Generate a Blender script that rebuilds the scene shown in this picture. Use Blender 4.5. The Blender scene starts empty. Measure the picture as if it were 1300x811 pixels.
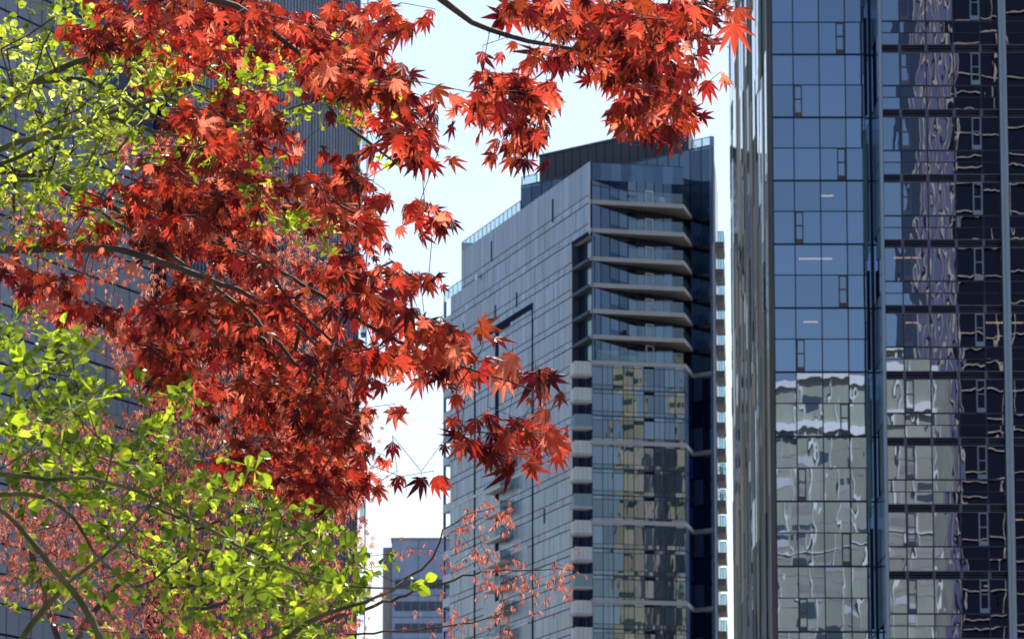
import bpy, math, random
import numpy as np
from mathutils import Vector, Matrix

random.seed(7); rng = np.random.default_rng(7)
sc = bpy.context.scene
COL = sc.collection
R = math.radians

# ------------------------------------------------------------------ camera model
F_PX = 5650.0; W0, H0 = 1300.0, 811.0; CZ = 1.6
PITCH = math.atan(944.5 / F_PX); CP, SP = math.cos(PITCH), math.sin(PITCH)

def zat(py, Y):
    return CZ + Y * math.tan(PITCH + math.atan((H0/2 - py) / F_PX))
def at(px, py, Y):
    z = zat(py, Y); d = Y*CP + (z-CZ)*SP
    return Vector(((px - W0/2) / F_PX * d, Y, z))
def xat(px, Y, py=405.5):
    return at(px, py, Y).x
def pxof(x, y, z):
    return 650 + F_PX * x / (y*CP + (z-CZ)*SP)
def walk(P, d, px, py=405.5):
    """walk from plan point P along plan direction d until the vertical line there shows at px"""
    lo, hi = 0.0, 400.0
    f = lambda s: pxof(P[0]+d[0]*s, P[1]+d[1]*s, zat(py, P[1]+d[1]*s)) - px
    s0 = f(0)
    for _ in range(60):
        m = (lo+hi)/2
        if f(m)*s0 > 0: lo = m
        else: hi = m
    return (P[0]+d[0]*lo, P[1]+d[1]*lo), lo

cam = bpy.data.cameras.new('camera'); co = bpy.data.objects.new('camera', cam); COL.objects.link(co)
co.location = (0, 0, CZ); co.rotation_euler = (R(90) + PITCH, 0, 0)
cam.sensor_width = 36; cam.lens = 36 * F_PX / W0; cam.clip_end = 20000; cam.clip_start = 0.5
cam.dof.use_dof = True; cam.dof.focus_distance = 17.0; cam.dof.aperture_fstop = 22
sc.camera = co

# ------------------------------------------------------------------ light
SUN_EL, SUN_AZ = 47.0, 20.0     # azimuth clockwise from the view axis (+Y)
w = bpy.data.worlds.new('World'); sc.world = w; w.use_nodes = True
nt = w.node_tree; nt.nodes.clear()
sky = nt.nodes.new('ShaderNodeTexSky'); sky.sky_type = 'NISHITA'; sky.sun_disc = False
sky.sun_elevation = R(SUN_EL); sky.sun_rotation = R(SUN_AZ)
sky.air_density = 1.0; sky.dust_density = 1.0; sky.ozone_density = 1.6
bg = nt.nodes.new('ShaderNodeBackground'); bg.inputs[1].default_value = 0.085
wo = nt.nodes.new('ShaderNodeOutputWorld')
nt.links.new(sky.outputs[0], bg.inputs[0]); nt.links.new(bg.outputs[0], wo.inputs[0])
sl = bpy.data.lights.new('sun', 'SUN'); sl.energy = 5.0; sl.angle = R(0.5); sl.color = (1.0, 0.95, 0.86)
so = bpy.data.objects.new('sun', sl); COL.objects.link(so)
sd = Vector((math.sin(R(SUN_AZ))*math.cos(R(SUN_EL)), math.cos(R(SUN_AZ))*math.cos(R(SUN_EL)), math.sin(R(SUN_EL))))
so.rotation_euler = sd.to_track_quat('Z', 'Y').to_euler(); so.location = (0, 0, 300)
sc.view_settings.view_transform = 'Standard'; sc.view_settings.look = 'None'
sc.view_settings.exposure = 0.9; sc.view_settings.gamma = 1.0
sc.cycles.max_bounces = 8; sc.cycles.transparent_max_bounces = 12; sc.cycles.glossy_bounces = 4
sc.cycles.transmission_bounces = 6; sc.cycles.diffuse_bounces = 3
sc.cycles.caustics_reflective = False; sc.cycles.caustics_refractive = False
sc.cycles.use_denoising = True

# ------------------------------------------------------------------ materials
def new_mat(name):
    m = bpy.data.materials.new(name); m.use_nodes = True; m.node_tree.nodes.clear(); return m, m.node_tree
def N(nt, t, **kw):
    n = nt.nodes.new(t)
    for k, v in kw.items(): setattr(n, k, v)
    return n
def paint(name, col, rough=0.6, metal=0.0, var=0.12, scale=0.6, streak=True, pv=0.0, spec=0.5):
    """painted / stone / metal surface with uneven tone"""
    m, t = new_mat(name)
    tc = N(t, 'ShaderNodeTexCoord'); mp = N(t, 'ShaderNodeMapping'); mp.inputs['Scale'].default_value = (scale, scale, scale*(0.25 if streak else 1))
    no = N(t, 'ShaderNodeTexNoise'); no.inputs['Scale'].default_value = 1.0; no.inputs['Detail'].default_value = 5
    cr = N(t, 'ShaderNodeValToRGB'); c = col
    cr.color_ramp.elements[0].position = 0.3; cr.color_ramp.elements[1].position = 0.7
    cr.color_ramp.elements[0].color = (c[0]*(1-var), c[1]*(1-var), c[2]*(1-var), 1)
    cr.color_ramp.elements[1].color = (min(1, c[0]*(1+var)), min(1, c[1]*(1+var)), min(1, c[2]*(1+var)), 1)
    b = N(t, 'ShaderNodeBsdfPrincipled'); b.inputs['Roughness'].default_value = rough; b.inputs['Metallic'].default_value = metal
    o = N(t, 'ShaderNodeOutputMaterial'); L = t.links.new
    L(tc.outputs['Object'], mp.inputs[0]); L(mp.outputs[0], no.inputs[0]); L(no.outputs[0], cr.inputs[0])
    b.inputs['Specular IOR Level'].default_value = spec
    if pv > 0:
        geo = N(t, 'ShaderNodeNewGeometry'); mr = N(t, 'ShaderNodeMapRange'); mr.inputs[3].default_value = 1-pv; mr.inputs[4].default_value = 1+pv
        L(geo.outputs['Random Per Island'], mr.inputs[0]); hs = N(t, 'ShaderNodeHueSaturation'); L(mr.outputs[0], hs.inputs['Value']); L(cr.outputs[0], hs.inputs['Color']); L(hs.outputs[0], b.inputs['Base Color'])
    else: L(cr.outputs[0], b.inputs['Base Color'])
    L(b.outputs[0], o.inputs[0])
    return m
def glass(name, refl=(0.45, 0.55, 0.75), r0=0.35, under=(0.012, 0.016, 0.03), trans=0.0, tcol=(0.25, 0.3, 0.4), amp=0.0004, scale=0.8, zs=0.6, rough=0.0, pane_var=0.12):
    """coated facade glass: mirror layer, bent a little pane by pane, over a dark or see-through body"""
    m, t = new_mat(name); L = t.links.new
    tc = N(t, 'ShaderNodeTexCoord'); mp = N(t, 'ShaderNodeMapping'); mp.inputs['Scale'].default_value = (1, 1, zs)
    geo = N(t, 'ShaderNodeNewGeometry'); oi = N(t, 'ShaderNodeObjectInfo')
    ad = N(t, 'ShaderNodeMath', operation='ADD'); L(geo.outputs['Random Per Island'], ad.inputs[0]); L(oi.outputs['Random'], ad.inputs[1])
    mu = N(t, 'ShaderNodeMath', operation='MULTIPLY'); L(ad.outputs[0], mu.inputs[0]); mu.inputs[1].default_value = 57.0
    va = N(t, 'ShaderNodeVectorMath', operation='ADD')
    L(tc.outputs['Object'], mp.inputs[0]); L(mp.outputs[0], va.inputs[0]); L(mu.outputs[0], va.inputs[1])
    no = N(t, 'ShaderNodeTexNoise'); no.inputs['Scale'].default_value = scale; no.inputs['Detail'].default_value = 1.2; no.inputs['Roughness'].default_value = 0.4
    L(va.outputs[0], no.inputs[0])
    bu = N(t, 'ShaderNodeBump'); bu.inputs['Strength'].default_value = 1.0; bu.inputs['Distance'].default_value = amp
    L(no.outputs[0], bu.inputs['Height'])
    lw = N(t, 'ShaderNodeFresnel'); lw.inputs['IOR'].default_value = 1.5; L(bu.outputs[0], lw.inputs['Normal'])
    mr = N(t, 'ShaderNodeMapRange'); mr.inputs[1].default_value = 0.04; mr.inputs[2].default_value = 1; mr.inputs[3].default_value = r0; mr.inputs[4].default_value = 1
    L(lw.outputs[0], mr.inputs[0])
    pv = N(t, 'ShaderNodeMapRange'); pv.inputs[3].default_value = 1-pane_var; pv.inputs[4].default_value = 1+pane_var; 
    fr = N(t, 'ShaderNodeMath', operation='FRACT'); L(mu.outputs[0], fr.inputs[0]); L(fr.outputs[0], pv.inputs[0])
    mm = N(t, 'ShaderNodeMath', operation='MULTIPLY'); L(mr.outputs[0], mm.inputs[0]); L(pv.outputs[0], mm.inputs[1]); mm.use_clamp = True
    g = N(t, 'ShaderNodeBsdfGlossy'); g.inputs['Roughness'].default_value = rough; L(bu.outputs[0], g.inputs['Normal'])
    # coating tint fades to white at grazing angles
    mxc = N(t, 'ShaderNodeMix', data_type='RGBA'); L(lw.outputs[0], mxc.inputs[0]); mxc.inputs[6].default_value = (*refl, 1); mxc.inputs[7].default_value = (0.9, 0.9, 0.9, 1)
    L(mxc.outputs[2], g.inputs['Color'])
    d = N(t, 'ShaderNodeBsdfDiffuse'); d.inputs['Color'].default_value = (*under, 1)
    body = d
    if trans > 0:
        tr = N(t, 'ShaderNodeBsdfTransparent'); tr.inputs['Color'].default_value = (*tcol, 1)
        mx2 = N(t, 'ShaderNodeMixShader'); mx2.inputs[0].default_value = trans; L(d.outputs[0], mx2.inputs[1]); L(tr.outputs[0], mx2.inputs[2]); body = mx2
    mx = N(t, 'ShaderNodeMixShader'); L(mm.outputs[0], mx.inputs[0]); L(body.outputs[0], mx.inputs[1]); L(g.outputs[0], mx.inputs[2])
    o = N(t, 'ShaderNodeOutputMaterial'); L(mx.outputs[0], o.inputs[0])
    return m
def clear_glass(name, col, alpha):
    m, t = new_mat(name); L = t.links.new
    tr = N(t, 'ShaderNodeBsdfTransparent'); tr.inputs[0].default_value = (*col, 1)
    g = N(t, 'ShaderNodeBsdfGlossy'); g.inputs['Color'].default_value = (0.8, 0.85, 0.9, 1); g.inputs['Roughness'].default_value = 0.02
    d = N(t, 'ShaderNodeBsdfDiffuse'); d.inputs[0].default_value = (0.2, 0.3, 0.32, 1)
    mx = N(t, 'ShaderNodeMixShader'); mx.inputs[0].default_value = alpha; L(tr.outputs[0], mx.inputs[1]); L(g.outputs[0], mx.inputs[2])
    m2 = N(t, 'ShaderNodeMixShader'); m2.inputs[0].default_value = alpha*0.8; L(mx.outputs[0], m2.inputs[1]); L(d.outputs[0], m2.inputs[2])
    o = N(t, 'ShaderNodeOutputMaterial'); L(m2.outputs[0], o.inputs[0]); return m
def lamp(name, col, s):
    m, t = new_mat(name); e = N(t, 'ShaderNodeEmission'); e.inputs[0].default_value = (*col, 1); e.inputs[1].default_value = s
    o = N(t, 'ShaderNodeOutputMaterial'); t.links.new(e.outputs[0], o.inputs[0]); return m
def leafmat(name, stops, trans=0.5, rough=0.4, tboost=1.0, gloss=0.5):
    m, t = new_mat(name); L = t.links.new
    geo = N(t, 'ShaderNodeNewGeometry'); cr = N(t, 'ShaderNodeValToRGB'); cr.color_ramp.interpolation = 'LINEAR'
    while len(cr.color_ramp.elements) < len(stops): cr.color_ramp.elements.new(0.5)
    for e, (p, c) in zip(cr.color_ramp.elements, stops): e.position = p; e.color = (*c, 1)
    L(geo.outputs['Random Per Island'], cr.inputs[0])
    hs = N(t, 'ShaderNodeHueSaturation'); hs.inputs['Value'].default_value = tboost; hs.inputs['Saturation'].default_value = 1.05; L(cr.outputs[0], hs.inputs['Color'])
    b = N(t, 'ShaderNodeBsdfPrincipled'); b.inputs['Roughness'].default_value = rough; b.inputs['Specular IOR Level'].default_value = gloss
    L(cr.outputs[0], b.inputs['Base Color'])
    tl = N(t, 'ShaderNodeBsdfTranslucent'); L(hs.outputs[0], tl.inputs[0])
    mx = N(t, 'ShaderNodeMixShader'); mx.inputs[0].default_value = trans; L(b.outputs[0], mx.inputs[1]); L(tl.outputs[0], mx.inputs[2])
    o = N(t, 'ShaderNodeOutputMaterial'); L(mx.outputs[0], o.inputs[0]); return m
def bark(name, c1, c2):
    m, t = new_mat(name); L = t.links.new
    tc = N(t, 'ShaderNodeTexCoord'); no = N(t, 'ShaderNodeTexNoise'); no.inputs['Scale'].default_value = 9; no.inputs['Detail'].default_value = 6
    cr = N(t, 'ShaderNodeValToRGB'); cr.color_ramp.elements[0].position = 0.35; cr.color_ramp.elements[1].position = 0.65
    cr.color_ramp.elements[0].color = (*c1, 1); cr.color_ramp.elements[1].color = (*c2, 1)
    n2 = N(t, 'ShaderNodeTexNoise'); n2.inputs['Scale'].default_value = 60; n2.inputs['Detail'].default_value = 4
    bu = N(t, 'ShaderNodeBump'); bu.inputs['Strength'].default_value = 0.7; bu.inputs['Distance'].default_value = 0.004
    b = N(t, 'ShaderNodeBsdfPrincipled'); b.inputs['Roughness'].default_value = 0.8
    o = N(t, 'ShaderNodeOutputMaterial')
    L(tc.outputs['Object'], no.inputs[0]); L(tc.outputs['Object'], n2.inputs[0]); L(no.outputs[0], cr.inputs[0]); L(cr.outputs[0], b.inputs['Base Color'])
    L(n2.outputs[0], bu.inputs['Height']); L(bu.outputs[0], b.inputs['Normal']); L(b.outputs[0], o.inputs[0]); return m

M = {}
M['glassA'] = glass('glass_blue', refl=(0.40, 0.50, 0.70), r0=0.44, under=(0.01, 0.014, 0.03), trans=0.5, tcol=(0.26, 0.31, 0.42), amp=0.0016, scale=1.1, zs=0.5, pane_var=0.09)
M['glassB'] = glass('glass_dark', refl=(0.42, 0.50, 0.68), r0=0.42, under=(0.008, 0.010, 0.026), trans=0.5, tcol=(0.20, 0.22, 0.36), amp=0.0012, scale=1.2, zs=0.42, pane_var=0.05)
M['glassM'] = glass('glass_tower', refl=(0.36, 0.42, 0.50), r0=0.42, under=(0.012, 0.02, 0.035), amp=0.0009, scale=1.6, zs=0.35, pane_var=0.25)
M['glassU'] = glass('glass_upper', refl=(0.32, 0.42, 0.58), r0=0.3, under=(0.012, 0.018, 0.03), trans=0.3, amp=0.0012, scale=0.8, pane_var=0.3)
M['glassL'] = glass('glass_navy', refl=(0.28, 0.42, 0.75), r0=0.4, under=(0.01, 0.015, 0.04), amp=0.0014, pane_var=0.4)
M['glassR'] = glass('glass_reflected', refl=(0.5, 0.6, 0.7), r0=0.25, under=(0.05, 0.06, 0.06), amp=0.002, pane_var=0.3)
M['navy'] = paint('navy_frame', (0.018, 0.025, 0.06), 0.45, 0.3)
M['mauve'] = paint('mauve_frame', (0.10, 0.10, 0.15), 0.45, 0.4)
M['paleframe'] = paint('pale_frame', (0.22, 0.26, 0.34), 0.4, 0.3)
M['bronze'] = paint('bronze_frame', (0.11, 0.10, 0.10), 0.45, 0.3)
M['pillar'] = paint('pillar_metal', (0.30, 0.35, 0.42), 0.4, 0.5, var=0.08)
M['louver'] = paint('louver_black', (0.008, 0.008, 0.014), 0.8, spec=0.1)
M['teal'] = paint('teal_glass', (0.05, 0.11, 0.12), 0.15, 0.3)
M['panelgrey'] = paint('panel_grey', (0.195, 0.222, 0.30), 0.35, 0.6, var=0.15, scale=0.35, pv=.17)
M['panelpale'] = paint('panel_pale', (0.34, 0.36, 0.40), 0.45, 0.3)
M['panelwin'] = paint('panel_window', (0.10, 0.14, 0.22), 0.22, 0.6, pv=.3)
M['blind'] = paint('blind_cloth', (0.75, 0.74, 0.7), 0.8)
M['panellight'] = paint('panel_light', (0.62, 0.62, 0.62), 0.6, 0.0, var=0.07)
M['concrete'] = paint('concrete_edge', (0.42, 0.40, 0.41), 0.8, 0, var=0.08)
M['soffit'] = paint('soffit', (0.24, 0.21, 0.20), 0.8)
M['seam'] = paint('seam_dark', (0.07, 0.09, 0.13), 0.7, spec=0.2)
M['slot'] = paint('slot_dark', (0.010, 0.016, 0.045), 0.9, spec=0.05)
M['penthouse'] = paint('penthouse_cladding', (0.035, 0.04, 0.065), 0.55, 0.2, var=0.05)
M['whiteframe'] = paint('white_frame', (0.85, 0.85, 0.82), 0.5)
M['rail'] = clear_glass('rail_glass', (0.68, 0.88, 0.90), 0.22)
M['railM'] = clear_glass('rail_glass_milky', (0.62, 0.74, 0.78), 0.13)
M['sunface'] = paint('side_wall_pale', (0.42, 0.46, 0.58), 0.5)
M['leftgrey'] = paint('left_panel', (0.46, 0.48, 0.57), 0.38, 0.5, var=0.10, scale=0.3, pv=.1)
M['bluepane'] = paint('blue_pane', (0.07, 0.12, 0.24), 0.4, 0.3, pv=.3)
M['fluteup'] = paint('flute_upper', (0.26, 0.31, 0.42), 0.5, 0.3, pv=.12)
M['flute'] = paint('flute_metal', (0.11, 0.16, 0.27), 0.5, 0.4)
M['bluepanel'] = paint('blue_panel', (0.33, 0.40, 0.58), 0.5, 0.1, var=.15)
M['darkband'] = paint('dark_band', (0.07, 0.09, 0.14), 0.5)
M['beigewall'] = paint('beige_wall', (0.33, 0.30, 0.28), 0.8)
M['clayA'] = paint('facade_grey_green', (0.38, 0.39, 0.31), 0.7, var=.25, scale=.2)
M['clayW'] = paint('facade_white', (0.93, 0.92, 0.9), 0.6, var=.03)
M['ribblue'] = paint('facade_violet_blue', (0.09, 0.10, 0.19), 0.5)
M['ribbeige'] = paint('facade_beige_rib', (0.45, 0.36, 0.28), 0.7)
M['blackwall'] = paint('facade_black', (0.006, 0.007, 0.018), 0.7, spec=0.1)
M['cream'] = paint('facade_cream', (0.46, 0.43, 0.31), 0.7)
M['mauvestone'] = paint('facade_mauve_stone', (0.42, 0.38, 0.37), 0.8)
M['interior'] = paint('interior_wall', (0.03, 0.032, 0.05), 0.8)
M['lamp'] = lamp('ceiling_light', (1.0, 0.62, 0.28), 2.6)
M['ground'] = paint('ground', (0.16, 0.16, 0.15), 0.9, 0, var=0.2, scale=0.05, streak=False)
M['stripA'] = paint('strip_taupe', (0.30, 0.24, 0.18), 0.7, 0.1, var=0.25, pv=.4, spec=.2)
M['stripB'] = paint('strip_green', (0.06, 0.10, 0.085), 0.7, 0.1, var=0.25, pv=.4, spec=.15)
M['stripC'] = glass('strip_mirror', refl=(0.9, 0.9, 0.9), r0=0.75, under=(0.1, 0.1, 0.1), amp=0.004, pane_var=0.1)
M['stripD'] = paint('strip_navy', (0.025, 0.045, 0.10), 0.6, 0.2, var=0.25, pv=.3, spec=.2)
M['stripE'] = paint('strip_silver', (0.5, 0.5, 0.48), 0.35, 0.3, var=0.2)

# ------------------------------------------------------------------ mesh helpers
class MB:
    def __init__(s): s.v = []; s.f = []; s.mi = []; s.mats = []
    def mat(s, m):
        if m not in s.mats: s.mats.append(m)
        return s.mats.index(m)
    def quad(s, a, b, c, d, m):
        k = len(s.v); s.v += [tuple(a), tuple(b), tuple(c), tuple(d)]; s.f.append((k, k+1, k+2, k+3)); s.mi.append(s.mat(m))
    def poly(s, pts, m):
        k = len(s.v); s.v += [tuple(p) for p in pts]; s.f.append(tuple(range(k, k+len(pts)))); s.mi.append(s.mat(m))
    def box8(s, p, m):
        k = len(s.v); s.v += [tuple(q) for q in p]; i = s.mat(m)
        for f in ((0,3,2,1),(4,5,6,7),(0,1,5,4),(1,2,6,5),(2,3,7,6),(3,0,4,7)):
            s.f.append(tuple(k+j for j in f)); s.mi.append(i)
    def prism(s, pts, z0, z1, m, mtop=None):
        n = len(pts); k = len(s.v)
        s.v += [(p[0], p[1], z0) for p in pts] + [(p[0], p[1], z1) for p in pts]
        for i in range(n):
            j = (i+1) % n; s.f.append((k+i, k+j, k+n+j, k+n+i)); s.mi.append(s.mat(m))
        s.f.append(tuple(k+n+i for i in range(n))); s.mi.append(s.mat(mtop or m))
        s.f.append(tuple(k+i for i in reversed(range(n)))); s.mi.append(s.mat(mtop or m))
    def build(s, name, parent=None, smooth=False):
        me = bpy.data.meshes.new(name); me.from_pydata(s.v, [], s.f)
        for m in s.mats: me.materials.append(M[m] if isinstance(m, str) else m)
        me.polygons.foreach_set('material_index', s.mi)
        if smooth: me.polygons.foreach_set('use_smooth', [True]*len(s.f))
        me.update()
        o = bpy.data.objects.new(name, me); COL.objects.link(o)
        if parent: o.parent = parent
        return o
class Fr:
    """wall frame: s runs along the wall, o outward, z up; local to the thing's base"""
    def __init__(s, P, u, out, base):
        s.b = Vector((P[0]-base[0], P[1]-base[1], 0)); s.u = Vector((u[0], u[1], 0)).normalized(); s.n = Vector((out[0], out[1], 0)).normalized()
    def p(s, a, o, z): return s.b + s.u*a + s.n*o + Vector((0, 0, z))
    def box(s, mb, a0, a1, o0, o1, z0, z1, m):
        q = [s.p(a0,o0,z0), s.p(a1,o0,z0), s.p(a1,o1,z0), s.p(a0,o1,z0), s.p(a0,o0,z1), s.p(a1,o0,z1), s.p(a1,o1,z1), s.p(a0,o1,z1)]
        mb.box8(q, m)
    def pane(s, mb, a0, a1, o, z0, z1, m, tilt=0.0):
        ta, tz = random.uniform(-tilt, tilt)*.5, random.uniform(-tilt, tilt)*.5
        mb.quad(s.p(a0,o-ta-tz,z0), s.p(a1,o+ta-tz,z0), s.p(a1,o+ta+tz,z1), s.p(a0,o-ta+tz,z1), m)

def thing(name, label, cat, loc, group=None):
    o = bpy.data.objects.new(name, None); COL.objects.link(o); o.location = loc; o.empty_display_size = 1
    o['label'] = label; o['category'] = cat
    if group: o['group'] = group
    return o
def struct(o): o['kind'] = 'structure'; return o

# ------------------------------------------------------------------ ground
g = MB(); S = 9000
g.quad((-S, -S, 0), (S, -S, 0), (S, S, 0), (-S, S, 0), 'ground'); struct(g.build('ground'))
g = MB(); g.quad((-60, 30, .004), (90, 30, .004), (90, 46, .004), (-60, 46, .004), paint('asphalt', (0.05, 0.05, 0.055), 0.85, 0, .2, .5, False)); struct(g.build('road'))
g = MB()
g.box8([(-60,28.2,0),(90,28.2,0),(90,29.9,0),(-60,29.9,0),(-60,28.2,.13),(90,28.2,.13),(90,29.9,.13),(-60,29.9,.13)], 'concrete'); struct(g.build('pavement'))

# ================================================================== RIGHT TOWER
YL, YR = 282.0, 275.0
base = (xat(1121, YR), YR, 0)
T = thing('glass_tower', 'tall blue glass tower at the right edge, mirrored buildings in its panes, streaked side cladding', 'tower', base)
XL0 = xat(981.5, YL); XR0 = xat(1120.5, YR); XE = 64.0; HT = 104.0; DEP = 51.0
colsL = [xat(p, YL, 100) for p in (980.3, 1007, 1040, 1073, 1097)]
dx = XL0 - colsL[0]
FL = Fr((0, YL), (1, 0), (0, -1), base); FRr = Fr((0, YR), (1, 0), (0, -1), base)
zT = zat(69.5, YL); zB = zat(801.5, YL); hs = (zT - zB) / 9
zL = [zT + (k-13)*hs for k in range(0, 23)]        # thick storey lines
zL = [z for z in zL if z < HT]
lamps = []
mull = MB(); deep = MB()
# left field: windows
casL = {}
order = [2, 1, 2, 1, 2, 1]   # which column carries the opening casement, alternating storey by storey (top one at y 27)
nwin = 0
stuffL = MB()
i_top = min(range(len(zL)), key=lambda i: abs(zL[i]-zT))
def casement(F, a0, a1, z0, z1, m, parent, o=0.03):
    c = MB(); t = 0.07
    F.box(c, a0, a0+t, o, o+.07, z0, z1, m); F.box(c, a1-t, a1, o, o+.07, z0, z1, m)
    F.box(c, a0+t, a1-t, o, o+.07, z0, z0+.28, m); F.box(c, a0+t, a1-t, o, o+.07, z1-.07, z1, m)
    zm = z0 + (z1-z0)*.56; F.box(c, a0+t, a1-t, o, o+.06, zm-.03, zm+.03, m)
    return c.build('casement', parent)
for i in range(len(zL)-1):
    z0, z1 = zL[i], zL[i+1]; zm = z0 + (z1-z0)*0.515
    vis = 24 < z0 < 72
    for c in range(4):
        a0, a1 = colsL[c]+.035, colsL[c+1]-.035
        mb = MB() if vis else stuffL
        FL.pane(mb, a0, a1, -.02, z0+.06, zm-.03, 'glassA', .0025); FL.pane(mb, a0, a1, -.02, zm+.03, z1-.06, 'glassA', .0025)
        if vis:
            wnd = mb.build('window', T); nwin += 1
            k = i_top - i   # storey below line zT
            if (k % 2 == 0 and c == 2) or (k % 2 == 1 and c == 1):
                # casement sits in the lower row of the storey
                if c == 2: casement(FL, a1-.55, a1, z0+.04, zm-.02, 'bronze', wnd)
                else: casement(FL, a0, a0+.52, z0+.04, zm-.02, 'bronze', wnd)
    FL.box(mull, colsL[0], colsL[4], -.03, .05, z0-.06, z0+.06, 'navy')
    FL.box(mull, colsL[0], colsL[4], -.03, .035, zm-.03, zm+.03, 'navy')
for c in range(5): FL.box(mull, colsL[c]-.035, colsL[c]+.035, -.03, .043, 0, HT, 'navy')
FL.box(mull, XL0-.28, colsL[0]-.04, -.5, .10, 0, HT, 'bronze')          # corner post
# slot zone between left field and the projecting bay
xs = xat(1098, YL, 100); xe = XR0 - 0.02
FL.pane(mull, colsL[4]+.03, xe, -.25, 0, HT, 'glassL')
FL.box(mull, xs+.55, xs+.62, -.2, .05, 0, HT, 'navy'); FL.box(mull, xs+.25, xs+.30, -.2, .02, 0, HT, 'navy')
k = 0
for i in range(0, len(zL)-1):
    if i % 2 == 0: FL.box(mull, colsL[4]+.05, colsL[4]+.20, -.2, .06, zL[i]+.2, min(HT-.1, zL[i]+2.2*hs/2+2), 'slot')
    if i % 3 == 1: FL.box(mull, xs+.40, xs+.52, -.2, .03, zL[i]+.3, zL[i]+5.2, 'navy')
    FL.box(mull, colsL[4]+.03, xe, -.24, -.1, zL[i]-.05, zL[i]+.05, 'navy')
    if i % 4 == 2: FL.box(mull, xe-.5, xe-.25, -.1, .08, zL[i]-1, zL[i]+7.5, 'teal')
# bay return wall (faces left)
FS = Fr((XR0, YR), (0, 1), (-1, 0), base)
for i in range(len(zL)-1):
    FS.pane(mull, .3, YL-YR-.03, -.01, zL[i]+.05, zL[i+1]-.05, 'teal' if i % 3 else 'glassL')
FS.box(mull, 0, .3, -.2, .02, 0, HT, 'pillar')
# right field
zr1 = zat(57, YR); pr = (zr1 - zat(724.5, YR)) / 8
base_z = [zr1 + (k-14)*pr for k in range(0, 24)]     # top of each louver band
cR = [xat(p, YR, 100) for p in (1119.5, 1142.5, 1176, 1210.5, 1245, 1267.5)]
xP0, xP1 = xat(1267.5, YR, 100), xat(1277.5, YR, 100)
cX = [xP1, xP1+1.65, xP1+3.3, xP1+4.95, xP1+6.6, xP1+8.25, xP1+9.9]
while cX[-1] < XE-1.7: cX.append(cX[-1]+1.65)
lou = MB(); stuffR = MB()
for kk, zt in enumerate(base_z):
    if zt > HT: break
    zl = zt - pr*10/83.4      # louver bottom / vision top
    zv = zl - pr*43/83.4      # vision bottom
    z2 = zv - pr*15/83.4
    z3 = zt - pr              # next louver top
    vis = 24 < z3 < 70
    for set_, cs in ((0, cR), (1, cX)):
        for c in range(len(cs)-1):
            a0, a1 = cs[c]+.04, cs[c+1]-.04
            mb = MB() if (vis and set_ == 0) else stuffR
            FRr.pane(mb, a0, a1, -.02, zv+.04, zl-.03, 'glassB', .0022)
            FRr.pane(mb, a0, a1, -.02, z2+.03, zv-.04, 'glassB', .0022)
            FRr.pane(mb, a0, a1, -.02, z3+.02, z2-.03, 'glassB', .0022)
            if vis and set_ == 0:
                wnd = mb.build('window', T)
                if c == 1: casement(FRr, a0, a0+.55, zv+.05, zl-.04, 'mauve', wnd)
                if c == 3: casement(FRr, a1-.58, a1, zv+.05, zl-.04, 'paleframe', wnd)
            if (not vis or set_):
                if c % 4 == 3: 
                    pass
            # louver band: recessed black box framed in mauve
            FRr.box(lou, a0+.06, a1-.06, -.2, -.12, zl+.03, zt-.05, 'louver')
            FRr.box(lou, a0+.06, a1-.06, -.12, -.07, (zl+zt)/2+.07, (zl+zt)/2+.10, 'mauve')
            FRr.box(lou, a0+.06, a1-.06, -.12, -.07, (zl+zt)/2-.10, (zl+zt)/2-.07, 'mauve')
        A0, A1 = cs[0], cs[-1]
        FRr.box(lou, A0, A1, -.2, .05, zt-.05, zt+.02, 'mauve'); FRr.box(lou, A0, A1, -.2, .05, zl-.03, zl+.03, 'mauve')
        FRr.box(lou, A0, A1, -.03, .045, zv-.045, zv+.045, 'navy'); FRr.box(lou, A0, A1, -.03, .03, z2-.025, z2+.025, 'navy')
        for c in range(1, len(cs)-1):
            FRr.box(lou, cs[c]-.1, cs[c]+.1, -.2, .055, zl+.03, zt-.05, 'mauve')
for cs in (cR, cX):
    for c in range(len(cs)): FRr.box(lou, cs[c]-.035, cs[c]+.035, -.03, .048, 0, HT, 'navy')
FRr.box(lou, XR0-.04, XR0+.16, -.3, .18, 0, HT, 'pillar')
FRr.box(lou, xP0+.02, xP1-.02, -.2, .38, 0, HT, 'pillar')
FRr.box(lou, xP0+.20, xP0+.26, .38, .42, 0, HT, 'paleframe')
s_ = stuffL.build('curtain_wall', T); s_['kind'] = 'stuff'; s_ = stuffR.build('curtain_wall', T); s_['kind'] = 'stuff'
mull.build('mullions', T); lou.build('louver_bands', T)
# interior: floor slabs, cores and lit ceiling strips
inn = MB()
for z in zL: FL.box(inn, XL0+.3, XR0-.4, -9, -.4, z-.35, z-.1, 'interior')
FL.box(inn, XL0+.3, XR0-.4, -9.4, -9, 0, HT-1, 'interior')
for zt in base_z:
    if zt < HT: FRr.box(inn, XR0+.3, XE-.5, -9, -.4, zt-.55, zt-.3, 'interior')
FRr.box(inn, XR0+.3, XE-.5, -9.5, -9, 0, HT-1, 'interior')
inn.build('interior_floors', T)
def strip(F, a0, a1, o, z):
    s = MB(); F.box(s, a0, a1, o-.25, o, z-.06, z, 'lamp'); s.build('ceiling_light', T)
for px0, px1, py in ((1042, 1058, 223), (1014, 1056, 301), (1020, 1038, 381)):
    p0, p1 = at(px0, py, YL+3), at(px1, py, YL+3)
    z = min([q-.36 for q in zL], key=lambda q: abs(q-p0.z)); strip(FL, p0.x, p1.x, -3, z)
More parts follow.
